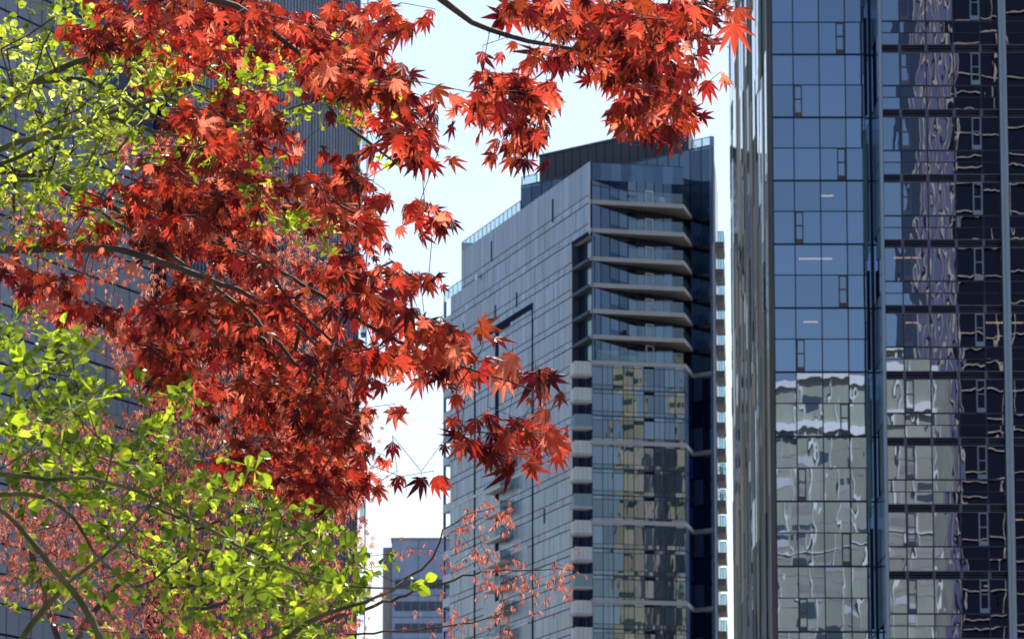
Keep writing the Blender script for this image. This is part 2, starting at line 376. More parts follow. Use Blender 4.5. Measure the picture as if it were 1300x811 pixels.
for px0, px1, py in ((1135, 1170, 345), (1148, 1166, 426), (1250, 1300, 434), (1253, 1268, 514), (1284, 1300, 680), (1250, 1262, 764)):
    p0, p1 = at(px0, py, YR+3), at(px1, py, YR+3)
    z = min([q-.56 for q in base_z], key=lambda q: abs(q-p0.z)); strip(FRr, p0.x, p1.x, -3, z)
random.seed(77)
for _ in range(26):
    i = random.randrange(len(zL)-1)
    if not 24 < zL[i] < 70: continue
    c = random.randrange(4); w_ = random.uniform(.3, 1.0); s = MB(); up_ = random.random() < .5
    zt_ = zL[i+1]-.4 if up_ else zL[i] + (zL[i+1]-zL[i])*.5
    FL.box(s, colsL[c]+.1, colsL[c]+.1+(colsL[c+1]-colsL[c]-.2)*w_, -.45, -.38, zt_-random.uniform(.5, 1.5), zt_, 'blind'); s.build('roller_blind', T)
for _ in range(16):
    q = random.choice([z for z in base_z if 28 < z < 70]); c = random.randrange(5); s = MB(); zt_ = q - pr*10/83.4
    FRr.box(s, cR[c]+.1, cR[c]+.1+1.2*random.random()+.2, -.45, -.38, zt_-random.uniform(.4, 1.6), zt_-.05, 'blind'); s.build('roller_blind', T)
# streaked side wall; matte strip colours imitate its grazing reflections
FD = Fr((XL0-.12, YL-.02), (0, 1), (-1, 0), base)
sw = MB(); s = 0.25
while s < DEP:
    wdt = random.choice([.9, 1.3, 1.6, 2.0, 2.5])*(1+.5*s/DEP); 
    if s + wdt > DEP: break
    z = 0.0
    rel = random.uniform(.0, .06) if random.random() < .75 else random.uniform(.06, .12)
    fs = s/DEP
    while z < HT:
        hgt = random.choice([1.4, 2.2, 3.2, 4.6, 6.5, 9])
        hi = z > 46
        r = random.random()
        if hi: m = 'stripC' if r < (.22 if fs < .7 else .42) else 'stripA' if r < .58 else 'stripB' if r < .80 else 'stripE' if r < .9 else 'stripD'
        elif z > 34: m = 'stripA' if r < .5 else 'stripB' if r < .7 else 'stripD' if r < .85 else 'stripE' if r < .93 else 'stripC'
        else: m = 'stripD' if r < .45 else 'stripB' if r < .75 else 'stripA' if r < (.86 if fs < .6 else .98) else 'stripC'
        FD.box(sw, s, s+wdt, -.3, rel + random.choice([0, 0, .02, .04]), z, min(HT, z+hgt)-.015, m); z += hgt
    s += wdt
sw.build('side_cladding', T)
body = MB()
x0, x1 = XL0-.1-base[0], XE-base[0]
body.prism([(x0, YL-YR+9.5), (x1, YL-YR+9.5), (x1, YL-YR+DEP), (x0, YL-YR+DEP)], 0, HT, 'navy')
body.prism([(x0+.1, -.0), (x1, -.0), (x1, YL-YR+9.4), (x0+.1, YL-YR+9.4)], HT+.02, HT+1.2, 'mauve')
FRr.box(body, XE-.4, XE, -16, .0, 0, HT, 'navy')
body.build('body', T)

# ================================================================== MIDDLE TOWER
a15 = math.atan(1530*CP/F_PX)
uF = (math.cos(a15), math.sin(a15)); nF = (math.sin(a15), -math.cos(a15))     # front face
uS = (-math.sin(a15), math.cos(a15)); nS = (-math.cos(a15), -math.sin(a15))   # long side, running back
YA = 480.0
A = (xat(748.3, YA), YA)
base = (A[0], A[1], 0)
T = thing('apartment_tower', 'middle apartment tower with grey panelled long side and wedge balconies on its glass front', 'tower', base)
FF = Fr(A, uF, nF, base); FSd = Fr(A, uS, nS, base)
B, lB = walk(A, uF, 869)
dBC = (0.158, 0.987); C, lC = walk(B, dBC, 879)
e2 = (0.67, -0.742); D, lD = walk(C, e2, 906)
G, lG = walk(D, (-e2[0], -e2[1]), 662)
Epx = (0.066, 0.998); E = (D[0]+Epx[0]*30, D[1]+Epx[1]*30)
F1, s586 = walk(A, uS, 586); F2, s570 = walk(A, uS, 572); F3, s563 = walk(A, uS, 563)
zTop = zat(205.5, YA)
zLow = zat(375, F2[1]) - 0.2
n727 = walk(A, uS, 727)[1]
def loc(P): return (P[0]-base[0], P[1]-base[1])
# slab levels on the front
zs_up = [zat(p, YA) for p in (258, 294, 330, 363.5, 396.5, 429)]
zband = [zat(p, YA) for p in (460, 561, 662, 763)]
st = (zband[0]-zband[3]) / 9
levels = [zband[0] - k*st for k in range(0, 40) if zband[0]-k*st > 2]   # storey lines downwards from the first band
allz = list(reversed(levels)) + list(reversed(zs_up))
# upper glass plane: from A to B pulled back
lwdg = lB; back = 4.4
def fwd(a, o): return FF.b + FF.u*a + FF.n*o
# core bodies
core = MB()
inset = .35
pA = fwd(.2, -.6); 
nr = 0.7
V1 = [FSd.p(n727, -.02, 0), FSd.p(n727, -nr, 0), fwd(nr, -.05), fwd(lB-.05, -.05), Vector((*loc(C), 0)) + Vector((-.05, .0, 0)), Vector((*loc(C), 0)) + Vector((-7.5, 52, 0)), FSd.p(s586, -.02, 0)]
zU = zs_up[-1] if False else zband[0]
core.prism([(p.x, p.y) for p in V1], 0, zU, 'slot')
V1u = [FSd.p(n727, -.02, 0), FSd.p(n727, -nr, 0), FSd.p(.9, -nr, 0), fwd(lB-.1, -back-.1), Vector((*loc(C), 0)) + Vector((-.1, 2, 0)), Vector((*loc(C), 0)) + Vector((-7.5, 52, 0)), FSd.p(s586, -.02, 0)]
zCut = zat(299, YA)
core.prism([(p.x, p.y) for p in V1u], zU+.01, zCut, 'slot')
V1t = [FSd.p(.02, -.03, 0), fwd(lB-.1, -back-.1), Vector((*loc(C), 0)) + Vector((-.1, 2, 0)), Vector((*loc(C), 0)) + Vector((-7.5, 52, 0)), FSd.p(s586, -.02, 0)]
core.prism([(p.x, p.y) for p in V1t], zCut+.01, zTop-1.2, 'slot', 'concrete')
V1b = [FSd.p(s586+.01, -.02, 0), FSd.p(s586+.01, -16, 0), FSd.p(s570, -16, 0), FSd.p(s570, -.02, 0)]
core.prism([(p.x, p.y) for p in V1b], 0, zLow, 'slot', 'concrete')
e2v = Vector((e2[0], e2[1], 0)); n2 = Vector((-.742, -.67, 0))
Dl = Vector((*loc(D), 0)); El = Vector((*loc(E), 0)); Gl = Vector((*loc(G), 0))
zV2 = zat(184, D[1])
V2 = [Gl - n2*.05, Dl - n2*.05, El, Gl + Vector((9, 24, 0))]
core.prism([(p.x, p.y) for p in V2], 0, zV2-.3, 'slot', 'concrete')
core.build('core', T)
# side facade: storey-high panels with seams and a pair of horizontal lines per storey
side = MB(); pw = 1.72
random.seed(3)
ncol = int((s586-0.0)/pw)
def sidewall(s0, s1, z0, z1):
    if z1 <= z0: return
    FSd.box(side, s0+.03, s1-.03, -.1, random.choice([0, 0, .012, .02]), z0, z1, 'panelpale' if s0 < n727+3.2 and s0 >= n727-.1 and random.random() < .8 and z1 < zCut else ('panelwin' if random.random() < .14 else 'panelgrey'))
lev = [z for z in allz] + [zTop]
lev = sorted(lev)
slotcols = []
s_line = walk(A, uS, 676)[1]; s_slot = walk(A, uS, 631)[1]; s_line2 = walk(A, uS, 603)[1]
zline = zat(384, A[1]+uS[1]*s_line)
zslot = zat(418, A[1]+uS[1]*s_slot)
zline2 = zat(455, A[1]+uS[1]*s_line2)
edges = [0.0]
while edges[-1] < s586-.8: edges.append(edges[-1]+pw*random.choice([.8, 1, 1, 1.15, .55]))
edges[-1] = s586
extra = [s586 + (s570-s586)*k/5 for k in range(1, 6)]
FSd.pane(side, n727, s586, -.06, 0, zTop, 'seam'); FSd.pane(side, s586, s570, -.06, 0, zLow, 'seam'); FSd.pane(side, 0, n727, -.06, zCut, zTop, 'seam')
for k in range(len(edges)+len(extra)-1):
    es = edges + extra; s0, s1 = es[k], es[k+1]
    top = zTop if s1 <= s586+.01 else zLow
    for j in range(len(lev)):
        z0 = lev[j]; z1 = lev[j+1] if j+1 < len(lev) else top
        z1 = min(z1, top)
        if z1 <= z0: continue
        if s1 <= n727+.5 and z0 < zCut-.2: continue
        sp = min(.95, (z1-z0)*.3)
        sidewall(s0, s1, z0+.10, z0+sp-.05); sidewall(s0, s1, z0+sp+.05, z1-.02)
z0 = 0
for k in range(len(edges)+len(extra)-1):
    s0, s1 = es[k], es[k+1]
    if s0 > n727-.3: FSd.box(side, s0+.03, s1-.03, -.1, 0, 0, lev[0]-.05, 'panelgrey')
# dark grooves
def groove(s0, s1, z0, z1): FSd.box(side, s0, s1, -.1, .045, z0, z1, 'slot')
groove(s_line-.28, s_line+.28, 0, zline); groove(s_line2-.3, s_line2+.3, 0, zline2)
groove(s_slot-.75, s_slot+.75, 0, zslot)
sL = walk(A, uS, 620)[1]
groove(s_line+.28, sL, zline-.75, zline)
s648 = walk(A, uS, 648)[1]; groove(s648, s_slot-.75, zslot-.5, zslot)
for px, py0, py1 in ((702, 253, 282), (624, 306, 332)):
    ss = walk(A, uS, px)[1]; Yq = A[1]+uS[1]*ss; groove(ss-.25, ss+.25, zat(py1, Yq), zat(py0, Yq))
for px, py0, py1 in ((656, 371, 390), (629, 387, 405), (691, 645, 664)):      # small dark fins
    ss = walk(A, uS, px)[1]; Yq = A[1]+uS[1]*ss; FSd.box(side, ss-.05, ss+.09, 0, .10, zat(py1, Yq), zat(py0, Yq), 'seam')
for k in (3, 6, 9):   # pale courses on the far half
    FSd.box(side, s_line+2, s570, -.05, .06, zband[0]-k*st+.0, zband[0]-k*st+.28, 'panellight')
side.build('side_facade', T)
# dish / lamp on the side
d = MB(); ss = walk(A, uS, 608)[1]; Yq = A[1]+uS[1]*ss; zc = zat(352, Yq); cN = 12
ring = [FSd.p(ss + .42*math.cos(t*2*math.pi/cN), .35, zc + .42*math.sin(t*2*math.pi/cN)) for t in range(cN)]
d.poly(ring, 'clayW'); FSd.box(d, ss-.05, ss+.05, 0, .34, zc-.05, zc+.05, 'clayW'); d.build('wall_dish', T)
# front, lower: ribbon windows per storey
mf = MB(); ncF = 9; f0 = walk(A, uF, 751.5)[1]; cw = (lB - f0)/ncF
zz = sorted(levels)
nB = 0
FBC = Fr(B, dBC, (dBC[1], -dBC[0]), base); FCD = Fr(C, e2, (-.742, -.67), base)
# make sure outward normals look at the camera side
for j in range(len(zz)-1):
    z0, z1 = zz[j], zz[j+1]
    b = MB()
    for c in range(ncF):
        a0, a1 = f0+c*cw+.03, f0+(c+1)*cw-.03
        FF.pane(b, a0, a1, .0, z0+.55, z1-.48, 'glassM', .003); FF.pane(b, a0, a1, .0, z0+.06, z0+.49, 'glassM', .003); FF.pane(b, a0, a1, .0, z1-.42, z1-.06, 'glassM', .003)
    b.build('ribbon_window', T)
    FF.box(mf, f0, lB, -.03, .04, z0+.49, z0+.55, 'navy'); FF.box(mf, f0, lB, -.03, .04, z1-.48, z1-.42, 'navy'); FF.box(mf, f0, lB, -.03, .045, z0-.06, z0+.06, 'navy')
    FF.box(mf, f0+5*cw+.03, f0+6*cw-.03, .0, .05, z1-.44, z1-.10, 'louver')     # dark vent
    b = MB()
    FBC.pane(b, .05, lC*.45, .0, z0+.06, z1-.06, 'bluepane', .003); FBC.pane(b, lC*.48, lC, .0, z0+.06, z1-.06, 'glassL', .003)
    FCD.pane(b, .05, lD*.45, .0, z0+.06, z1-.06, 'glassL' if j % 2 else 'bluepane', .003); FCD.pane(b, lD*.48, lD-.1, .0, z0+.06, z1-.06, 'glassM', .003)
    b.build('corner_window', T)
for c in range(ncF+1): FF.box(mf, f0+c*cw-.03, f0+c*cw+.03, -.03, .05, 0, zband[0], 'navy')
for c in (1.5, 3.4, 6.5, 7.5): FF.box(mf, f0+c*cw-.015, f0+c*cw+.015, -.03, .03, 0, zband[0], 'navy')
for z in zband:
    FF.box(mf, f0-.2, lB+.08, -.05, .14, z-.2, z+.27, 'concrete')
    FBC.box(mf, .0, lC, -.05, .12, z-.2, z+.27, 'concrete'); FCD.box(mf, .0, lD, -.05, .12, z-.2, z+.27, 'concrete')
mf.build('front_mullions', T)
# corner strip C-D upper storeys and V2 glazing
up = MB(); zz2 = sorted(zs_up) + [zV2-.4]; zprev = zband[0]+.4
zall = [zprev] + sorted(zs_up) + [zs_up[0] + (zV2-zs_up[0])*.5, zV2-.1]
L2 = (Dl-Gl).length
FG = Fr((G[0], G[1]), e2, (-.742, -.67), base)
for j in range(len(zall)-1):
    z0, z1 = zall[j], zall[j+1]; b = MB(); n = 18
    for c in range(n):
        a0, a1 = L2*c/n+.03, L2*(c+1)/n-.03
        if z1 < zs_up[0]-1 and a1 < L2-lD-1: continue
        FG.pane(b, a0, a1, .03, z0+.05, z1-.05, 'glassU', .004)
    b.build('ribbon_window', T)
    FG.box(up, L2-lD if z1 < zTop-2 else 0, L2, 0, .06, z0-.04, z0+.04, 'navy')
for c in range(19): FG.box(up, L2*c/18-.03, L2*c/18+.03, -.02, .07, zs_up[1], zV2-.1, 'navy')
FG.box(up, L2-.3, L2, -.3, .12, 0, zV2+1, 'panelgrey')          # outer corner post
FG.box(up, 0, L2-.3, -.2, .1, zV2-.1, zV2+.05, 'seam')
FE = Fr(D, Epx, (Epx[1], -Epx[0]), base)
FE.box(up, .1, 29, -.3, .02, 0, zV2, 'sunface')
# upper rotated glass plane behind the wedge balconies
qa = FF.p(.3, 0, 0); qb = FF.p(lB, -back, 0); uu = (qb-qa); lU = uu.length; uu.normalize()
nn = Vector((uu.y, -uu.x, 0)); FU = Fr((qa.x+base[0], qa.y+base[1]), uu, nn, base)
nU = 9
lvU = [zband[0]+.35] + sorted(zs_up) + [zTop-2.6, zTop-.1]
for j in range(len(lvU)-1):
    z0, z1 = lvU[j], lvU[j+1]; b = MB()
    for c in range(nU):
        FU.pane(b, lU*c/nU+.03, lU*(c+1)/nU-.03, .0, z0+.05, z1-.05, 'glassU', .004)
    FU.box(b, lU*.44, lU*.44+1.1, .01, .05, z1-.75, z1-.45, 'louver')
    b.build('ribbon_window', T)
    FU.box(up, 0, lU, -.1, .04, z0-.05, z0+.05, 'navy')
    # white balcony door
    if j < len(lvU)-2:
        a = lU*.655; d_ = MB()
        FU.box(d_, a, a+.14, .02, .14, z0+.3, z0+2.35, 'whiteframe'); FU.box(d_, a+1.0, a+1.14, .02, .14, z0+.3, z0+2.35, 'whiteframe'); FU.box(d_, a+.14, a+1.0, .02, .14, z0+2.2, z0+2.35, 'whiteframe')
        FU.pane(d_, a+.14, a+1.0, .05, z0+.35, z0+2.2, 'glassU'); d_.build('balcony_door', T)
for c in range(nU+1): FU.box(up, lU*c/nU-.025, lU*c/nU+.025, -.05, .05, zband[0], zTop-.1, 'navy')
pc = [qb, Vector((*loc(C), 0))+Vector((0, .3, 0))]
up.quad(qb+Vector((0,0,zband[0])), pc[1]+Vector((0,0,zband[0])), pc[1]+Vector((0,0,zTop)), qb+Vector((0,0,zTop)), 'glassU')
# parapet glass at the top front corner (follows the front line)
[FF.pane(up, .1+(lB-.1)*c/9, .08+(lB-.1)*(c+1)/9, -.02, zTop-2.0, zTop-.02, 'glassU', .003) for c in range(9)]; FF.box(up, .05, lB, -.06, .0, zTop-.06, zTop, 'navy')
FF.box(up, -.02, .12, -.1, .05, zs_up[1]-.3, zTop, 'panellight')
up.build('upper_frames', T)
# wedge balconies
def wedge(z, rail=True):
    b = MB(); pts = [FF.p(.05, .02, 0), FF.p(lB, .02, 0), Vector((*loc(C), 0))-Vector((.0, .6, 0)), qb + Vector((.1, 1.0, 0)), qa]
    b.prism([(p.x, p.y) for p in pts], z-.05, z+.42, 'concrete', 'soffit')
    o = b.build('balcony', T)
    r = MB(); a = lB*.42
    FF.pane(r, a, lB-.1, -.08, z+.43, z+1.5, 'railM'); FF.box(r, a, lB-.1, -.12, -.06, z+1.5, z+1.54, 'paleframe')
    c1 = FF.p(lB-.1, -.08, 0); c2 = Vector((*loc(C), 0))-Vector((.1, .6, 0))
    r.quad(c1+Vector((0,0,z+.43)), c2+Vector((0,0,z+.43)), c2+Vector((0,0,z+1.5)), c1+Vector((0,0,z+1.5)), 'railM')
    r.build('railing', o)
for z in zs_up: wedge(z)
r = MB(); FF.pane(r, .8, lB-.15, -.05, zband[0]+.36, zband[0]+1.4, 'railM'); FF.box(r, .8, lB-.15, -.08, -.03, zband[0]+1.4, zband[0]+1.44, 'paleframe'); r.build('terrace_railing', T)
# recessed corner with stacked balconies
ng = MB()
FSd.pane(ng, n727*.5, n727, -nr+.03, 0, zCut, 'slot'); FSd.pane(ng, .05, n727*.5, -nr+.03, 0, zband[0], 'slot'); FSd.pane(ng, .05, n727*.5, -nr+.03, zband[0], zCut, 'teal')
for z in allz:
    if z < zCut: 
        if z > zband[0]-.5: FSd.box(ng, .2, n727-.1, -nr, .1, z-.1, z+.25, 'seam')
FSd.box(ng, n727*.5-.05, n727*.5+.05, -nr, -nr+.15, 0, zCut, 'seam')
FSd.box(ng, n727-.12, n727, -nr, .04, 0, zCut, 'seam')
ng.build('corner_recess', T)
for k, z in enumerate(levels[1:]):
    b = MB(); q0, q1 = walk(A, uF, 751.5)[1], 0
    o0, o1 = -.1, 1.75    # sideways reach beyond the long face
    zb = z + st - .9 - .35
    def bp(s, o, zq): return FSd.p(s, o, zq)
    FSd.box(b, -.05, 1.7, -q0+.0, o1, zb-.30, zb, 'concrete'); o = b.build('balcony', T)
    r = MB(); mt = 'panellight' if k % 3 != 2 else 'railM'
    FSd.box(r, -.05, .02, -q0+.02, o1, zb, zb+1.35, mt); FSd.box(r, .02, 1.7, o1-.06, o1, zb, zb+1.25, mt)
    for a in range(5): FSd.box(r, -.08, -.05, -q0+.1+a*.5, -q0+.13+a*.5, zb, zb+1.25, 'concrete')
    r.build('railing', o)
# balconies further along the long face
for k in range(3, 12):
    z = zband[0] - k*st + st - .6; ss = s_slot
    b = MB(); FSd.box(b, ss-6.3, ss+1.2, .05, 1.3, z-.28, z, 'panellight'); o = b.build('balcony', T)
    r = MB(); FSd.box(r, ss-6.3, ss-6.24, .05, 1.3, z, z+1.15, 'railM'); FSd.box(r, ss-6.24, ss+1.2, 1.24, 1.3, z, z+1.15, 'panelgrey' if k % 2 else 'railM'); r.build('railing', o)
# end balconies where the sky shows through
eb = MB(); FSd.box(eb, s563-.35, s563, -.3, .0, 0, zLow, 'panelgrey')
for z in allz:
    if z < zLow-1: FSd.box(eb, s570, s563, -3, .02, z-.1, z+.9, 'panelgrey')
eb.build('end_gallery', T)
# right-hand balconies
zr = [zat(p, D[1]+20) for p in (327, 361, 393)]; zr0 = zat(425.5, D[1]+21); dz = (zr0 - zat(781.5, D[1]+21))/11
zr += [zr0 - k*dz for k in range(0, 14)]
for z in zr:
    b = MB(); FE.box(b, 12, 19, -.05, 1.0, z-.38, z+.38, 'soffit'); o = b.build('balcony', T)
    r = MB(); FE.box(r, 12, 12.04, .3, 1.0, z+.4, z+1.5, 'rail'); FE.box(r, 12.04, 19, .96, 1.0, z+.4, z+1.5, 'rail')
    for a in (.33, .62, .96): FE.box(r, 11.94, 12, a-.03, a+.03, z+.38, z+1.5, 'seam')
    FE.box(r, 11.94, 12, .3, 1.0, z+1.5, z+1.58, 'seam'); r.build('railing', o)
# roof rails
def roofrail(F, a0, a1, z, h, o=-.05, step=1.9):
    rr = MB()
    F.pane(rr, a0, a1, o, z, z+h, 'rail'); F.box(rr, a0, a1, o-.06, o, z+h, z+h+.09, 'seam')
    n = max(1, int((a1-a0)/step))
    for k in range(n+1): a = a0+(a1-a0)*k/n; F.box(rr, a-.07, a+.07, o-.06, o+.0, z, z+h, 'seam')
    rr.build('roof_railing', T)
s660 = walk(A, uS, 660)[1]
roofrail(FSd, s660, s586, zTop, 1.1); roofrail(FSd, s586, s563, zLow, 1.2, step=2.2)
rr = MB(); FSd.box(rr, s586-.1, s586+.1, -10, 0, zLow, zTop+1.1, 'panelgrey')
roofrail(FG, 0, 2.6, zV2, 1.0); roofrail(FG, L2-lD, L2-.1, zV2+.05, .9, step=1.2)
roofrail(FE, .1, 28, zV2+.05, .9)
rr.build('step_wall', T)
# penthouse
ph = MB(); Y685 = walk(D, (-e2[0], -e2[1]), 685); 
pl = walk((G[0]+2.5*.742, G[1]+2.5*.67), e2, 685)[0]; prr = walk(pl, e2, 876)
PLl = Vector((*loc(pl), 0)); PRl = Vector((*loc(prr[0]), 0))
zP = zat(198, pl[1])
ph.prism([(p.x, p.y) for p in (PLl, PRl, PRl + Vector((1.0, 10, 0)), PLl + Vector((4, 10, 0)))], zV2-.35, zP, 'penthouse')
FP = Fr(pl, e2, (-.742, -.67), base)
for c in range(1, 18): FP.box(ph, prr[1]*c/18-.02, prr[1]*c/18+.02, 0, .03, zV2, zP-.1, 'slot')
FP.box(ph, -.1, prr[1]+.1, -.1, .12, zP-.12, zP+.12, 'penthouse')
ph.build('penthouse', T)
# things standing on the right-hand balconies
random.seed(11)
potm = paint('pot_grey', (.12, .11, .11), .6)
plantm = leafmat('balcony_plant', [(0, (.03, .05, .02)), (1, (.06, .08, .03))], .2)
def pot(z, lab):
    P = FE.p(12.6, .55, z+.38) + Vector(base)
    t = thing('potted_plant', lab, 'plant', P)
    m = MB(); n = 10
    lo = [(0.16*math.cos(i*6.283/n), .16*math.sin(i*6.283/n)) for i in range(n)]; k = len(m.v)
    m.v += [(x, y, 0) for x, y in lo] + [(x*1.5, y*1.5, .4) for x, y in lo]; i0 = m.mat(potm)
    for i in range(n): m.f.append((i, (i+1) % n, n+(i+1) % n, n+i)); m.mi.append(i0)
    m.f.append(tuple(range(n, 2*n))); m.mi.append(i0); m.build('pot', t)
    m = MB()
    for _ in range(130):
        c = Vector((random.gauss(0, .2), random.gauss(0, .2), .65+random.gauss(0, .18))); a = Vector([random.uniform(-1, 1) for _ in range(3)]).normalized()*.11; b = a.orthogonal().normalized()*.05
        m.quad(c-a, c-b, c+a, c+b, plantm)
    m.build('foliage', t)
pot(zr[9], 'dark bushy potted plant on a right-hand balcony of the middle tower, upper of the two')
pot(zr[10], 'dark bushy potted plant on a right-hand balcony of the middle tower, lower of the two')

chairm = paint('chair_pale', (.6, .6, .56), .5); tablem = paint('table_dark', (.12, .1, .09), .5)
zw = sorted(zs_up, reverse=True)
storey = ['topmost', 'second', 'third', 'fourth', 'fifth', 'lowest']
def onslab(a, o, z): return FF.p(a, o, z+.42) + Vector(base)
def chair(a, o, z, rz, lab):
    t = thing('patio_chair', lab, 'chair', onslab(a, o, z), 'patio chairs on the wedge balconies'); t.rotation_euler = (0, 0, rz)
    def bx(nm, x0, x1, y0, y1, z0, z1):
        m = MB(); m.box8([(x0,y0,z0),(x1,y0,z0),(x1,y1,z0),(x0,y1,z0),(x0,y0,z1),(x1,y0,z1),(x1,y1,z1),(x0,y1,z1)], chairm); m.build(nm, t)
    bx('seat', -.27, .27, -.27, .27, .40, .46); bx('backrest', -.27, .27, .23, .28, .47, .92)
    for sx in (-1, 1):
        for sy in (-1, 1): bx('leg', sx*.24-.02, sx*.24+.02, sy*.23-.02, sy*.23+.02, 0, .40)
        bx('armrest', sx*.29-.025, sx*.29+.025, -.25, .25, .62, .66)
for i, a, rz in ((0, .80, .4), (1, .60, 2.4), (3, .84, 1.2), (4, .70, -.5)):
    chair(lB*a, -1.0, zw[i], rz, 'pale patio chair behind the glass rail of the %s wedge balcony' % storey[i])
for i, a in ((2, .86), (4, .9), (5, .55)):
    P = onslab(lB*a, -.9, zw[i]); t = thing('potted_plant', 'potted shrub behind the glass rail of the %s wedge balcony' % storey[i], 'plant', P)
    m = MB(); k = 0; i0 = m.mat(potm); n = 10
    m.v += [(.18*math.cos(j*6.283/n), .18*math.sin(j*6.283/n), 0) for j in range(n)] + [(.26*math.cos(j*6.283/n), .26*math.sin(j*6.283/n), .42) for j in range(n)]
    for j in range(n): m.f.append((j, (j+1) % n, n+(j+1) % n, n+j)); m.mi.append(i0)
    m.f.append(tuple(range(n, 2*n))); m.mi.append(i0); m.build('pot', t)
    m = MB()
    for _ in range(160):
        c = Vector((random.gauss(0, .2), random.gauss(0, .2), .8+random.gauss(0, .26))); d = Vector([random.uniform(-1, 1) for _ in range(3)]).normalized()*.10; e_ = d.orthogonal().normalized()*.045
        m.quad(c-d, c-e_, c+d, c+e_, plantm)
    m.build('foliage', t)

# ================================================================== LEFT TOWER
YQ = 250.0; KQ = YQ/450.0
Q = (xat(192, YQ), YQ)
dL = Vector((-(2930-650)*CP/F_PX, -1, 0)).normalized()       # face 1 runs towards the camera and left
base = (Q[0], Q[1], 0)
T = thing('office_tower', 'big grey and navy tower standing behind the red and green leaves on the left side', 'tower', base)
n1 = Vector((-dL.y, dL.x, 0));
if n1.y > 0: n1 = -n1
F1f = Fr(Q, dL, n1, base)
HL = 78.0; L1 = 46.0*KQ; stL = 2.87*KQ
side = MB(); F1f.pane(side, 0, L1, -.08, 0, HL, 'slot')
nz = int(HL/stL)
for k in range(nz):
    for c in range(9):
        a0, a1 = c*5.0*KQ, (c+1)*5.0*KQ; z0, z1 = k*stL, (k+1)*stL
        m = 'leftgrey' if (c < 8 or random.random() < .6) else 'glassL'
        if k > 33 + c and random.random() < .85: m = 'bluepane'
        F1f.box(side, a0+.07, a1-.07, -.15, 0, z0+.07, z1-.06, m)
        F1f.box(side, a0+1.38, a0+1.40, 0, .01, z0+.08, z1-.07, 'seam')
side.build('panel_facade', T)
# dark glazed re-entrant corner and fluted second face
J1, lj = walk(Q, (0.995, .1), 216); FJ = Fr(Q, (0.995, .1), (.1, -0.995), base)
g2 = MB()
for k in range(nz):
    z0 = k*stL
    for c in range(2): FJ.pane(g2, lj*c/2+.08, lj*(c+1)/2-.08, -.4, z0+.1, z0+stL-.05, 'glassL' if (k+c) % 3 else 'slot')
FJ.pane(g2, 0, lj, -.45, 0, HL, 'slot')
g2.build('corner_glazing', T)
d3 = Vector(((1660-650)*CP/F_PX, 1, 0)).normalized(); J2, l3 = walk(J1, d3, 457); n3 = Vector((d3.y, -d3.x, 0)); F3f = Fr(J1, d3, n3, base)
fl = MB(); F3f.pane(fl, 0, l3, -.3, 0, HL, 'slot')
nb = int(l3/2.8)
for k in range(nz):
    z0 = k*stL
    for c in range(nb):
        a0 = l3*c/nb; a1 = l3*(c+1)/nb
        if random.random() < .55: F3f.pane(fl, a0+.1, a1-.1, -.2, z0+.12, z0+stL-.1, 'glassL')
    F3f.box(fl, 0, l3, -.25, -.05, z0-.05, z0+.05, 'flute')
na = int(l3/.9)
for c in range(na):
    a = l3*c/na; zs = zat(250, J1[1]+l3*.5) + 2*math.sin(c*.13); F3f.box(fl, a, a+.14, -.25, .08, 0, zs, 'flute'); F3f.box(fl, a, a+.14, -.25, .08, zs+.01, HL, 'fluteup')
    if c % 3: F3f.pane(fl, a+.15, a+l3/na-.01, -.04, zs, HL, 'fluteup')
fl.build('fluted_facade', T)
bd = MB(); Jl = Vector((J1[0]-base[0], J1[1]-base[1], 0)); K = Jl + d3*l3
bd.prism([(p.x, p.y) for p in (F1f.p(L1, -.2, 0), F1f.p(0, -.2, 0), Jl - n3*.35, K - n3*.35, K + Vector((-40, 5, 0)))], 0, HL-.3, 'slot'); bd.build('body', T)
FK = Fr(J2, (1, 0), (0, -1), base)
for k in range(nz):
    if k % 2 or not 14 < k < 46: continue
    b = MB(); z = k*stL; FK.box(b, .03, .42, -1.5, .0, z-.08, z+.08, 'flute'); o = b.build('balcony', T)
    r = MB(); FK.box(r, .05, .38, -.06, 0, z+.08, z+1.0, 'railM'); r.build('railing', o)
ep = MB(); FK.box(ep, .38, .46, -.3, -.08, 0, HL, 'flute'); ep.build('corner_post', T)

# ================================================================== SMALL FAR BLOCK
Yd = 700.0; base = (xat(500, Yd), Yd, 0)
T = thing('office_block', 'low far-off blue office block with dark window bands between the two left towers', 'building', base)
Fd = Fr((xat(498.5, Yd), Yd), (1, 0), (0, -1), base); wd = xat(600, Yd) - xat(498.5, Yd); zt = zat(685, Yd)
b = MB(); Fd.box(b, 0, wd, -25, 0, 0, zt, 'bluepanel'); Fd.box(b, -.15, wd+.1, -25.1, .15, zt-.05, zt+.35, 'beigewall'); b.build('walls', T)
px_h = [741, 769, 797, 825, 853, 880]
for p in px_h:
    z = zat(p, Yd); b = MB(); Fd.box(b, .5, wd-.2, -.2, .04, z-.75, z+.75, 'darkband')
    for c in range(10): Fd.box(b, .5+c*1.3, .56+c*1.3, .04, .08, z-.75, z+.75, 'bluepanel')
    b.build('window_band', T)
b = MB(); 
for a in (.0, 4.2, 8.4): Fd.box(b, a, a+.05, .0, .05, 0, zt-.1, 'darkband')
for p in (755, 783, 811): z = zat(p, Yd); Fd.box(b, 0, wd, 0, .06, z-.04, z+.04, 'darkband')
b.build('joints', T)
b = MB(); Fd.box(b, -1.4, -.02, -20, -.5, 0, zat(694, Yd), 'beigewall'); b.build('annex', T)

# ================================================================== BUILDINGS BEHIND THE CAMERA (seen mirrored in the glass)
def block(name, label, P, u, n_, w_, dp, h):
    base = (P[0], P[1], 0); t = thing(name, label, 'building', base); F = Fr(P, u, n_, base)
    return t, F
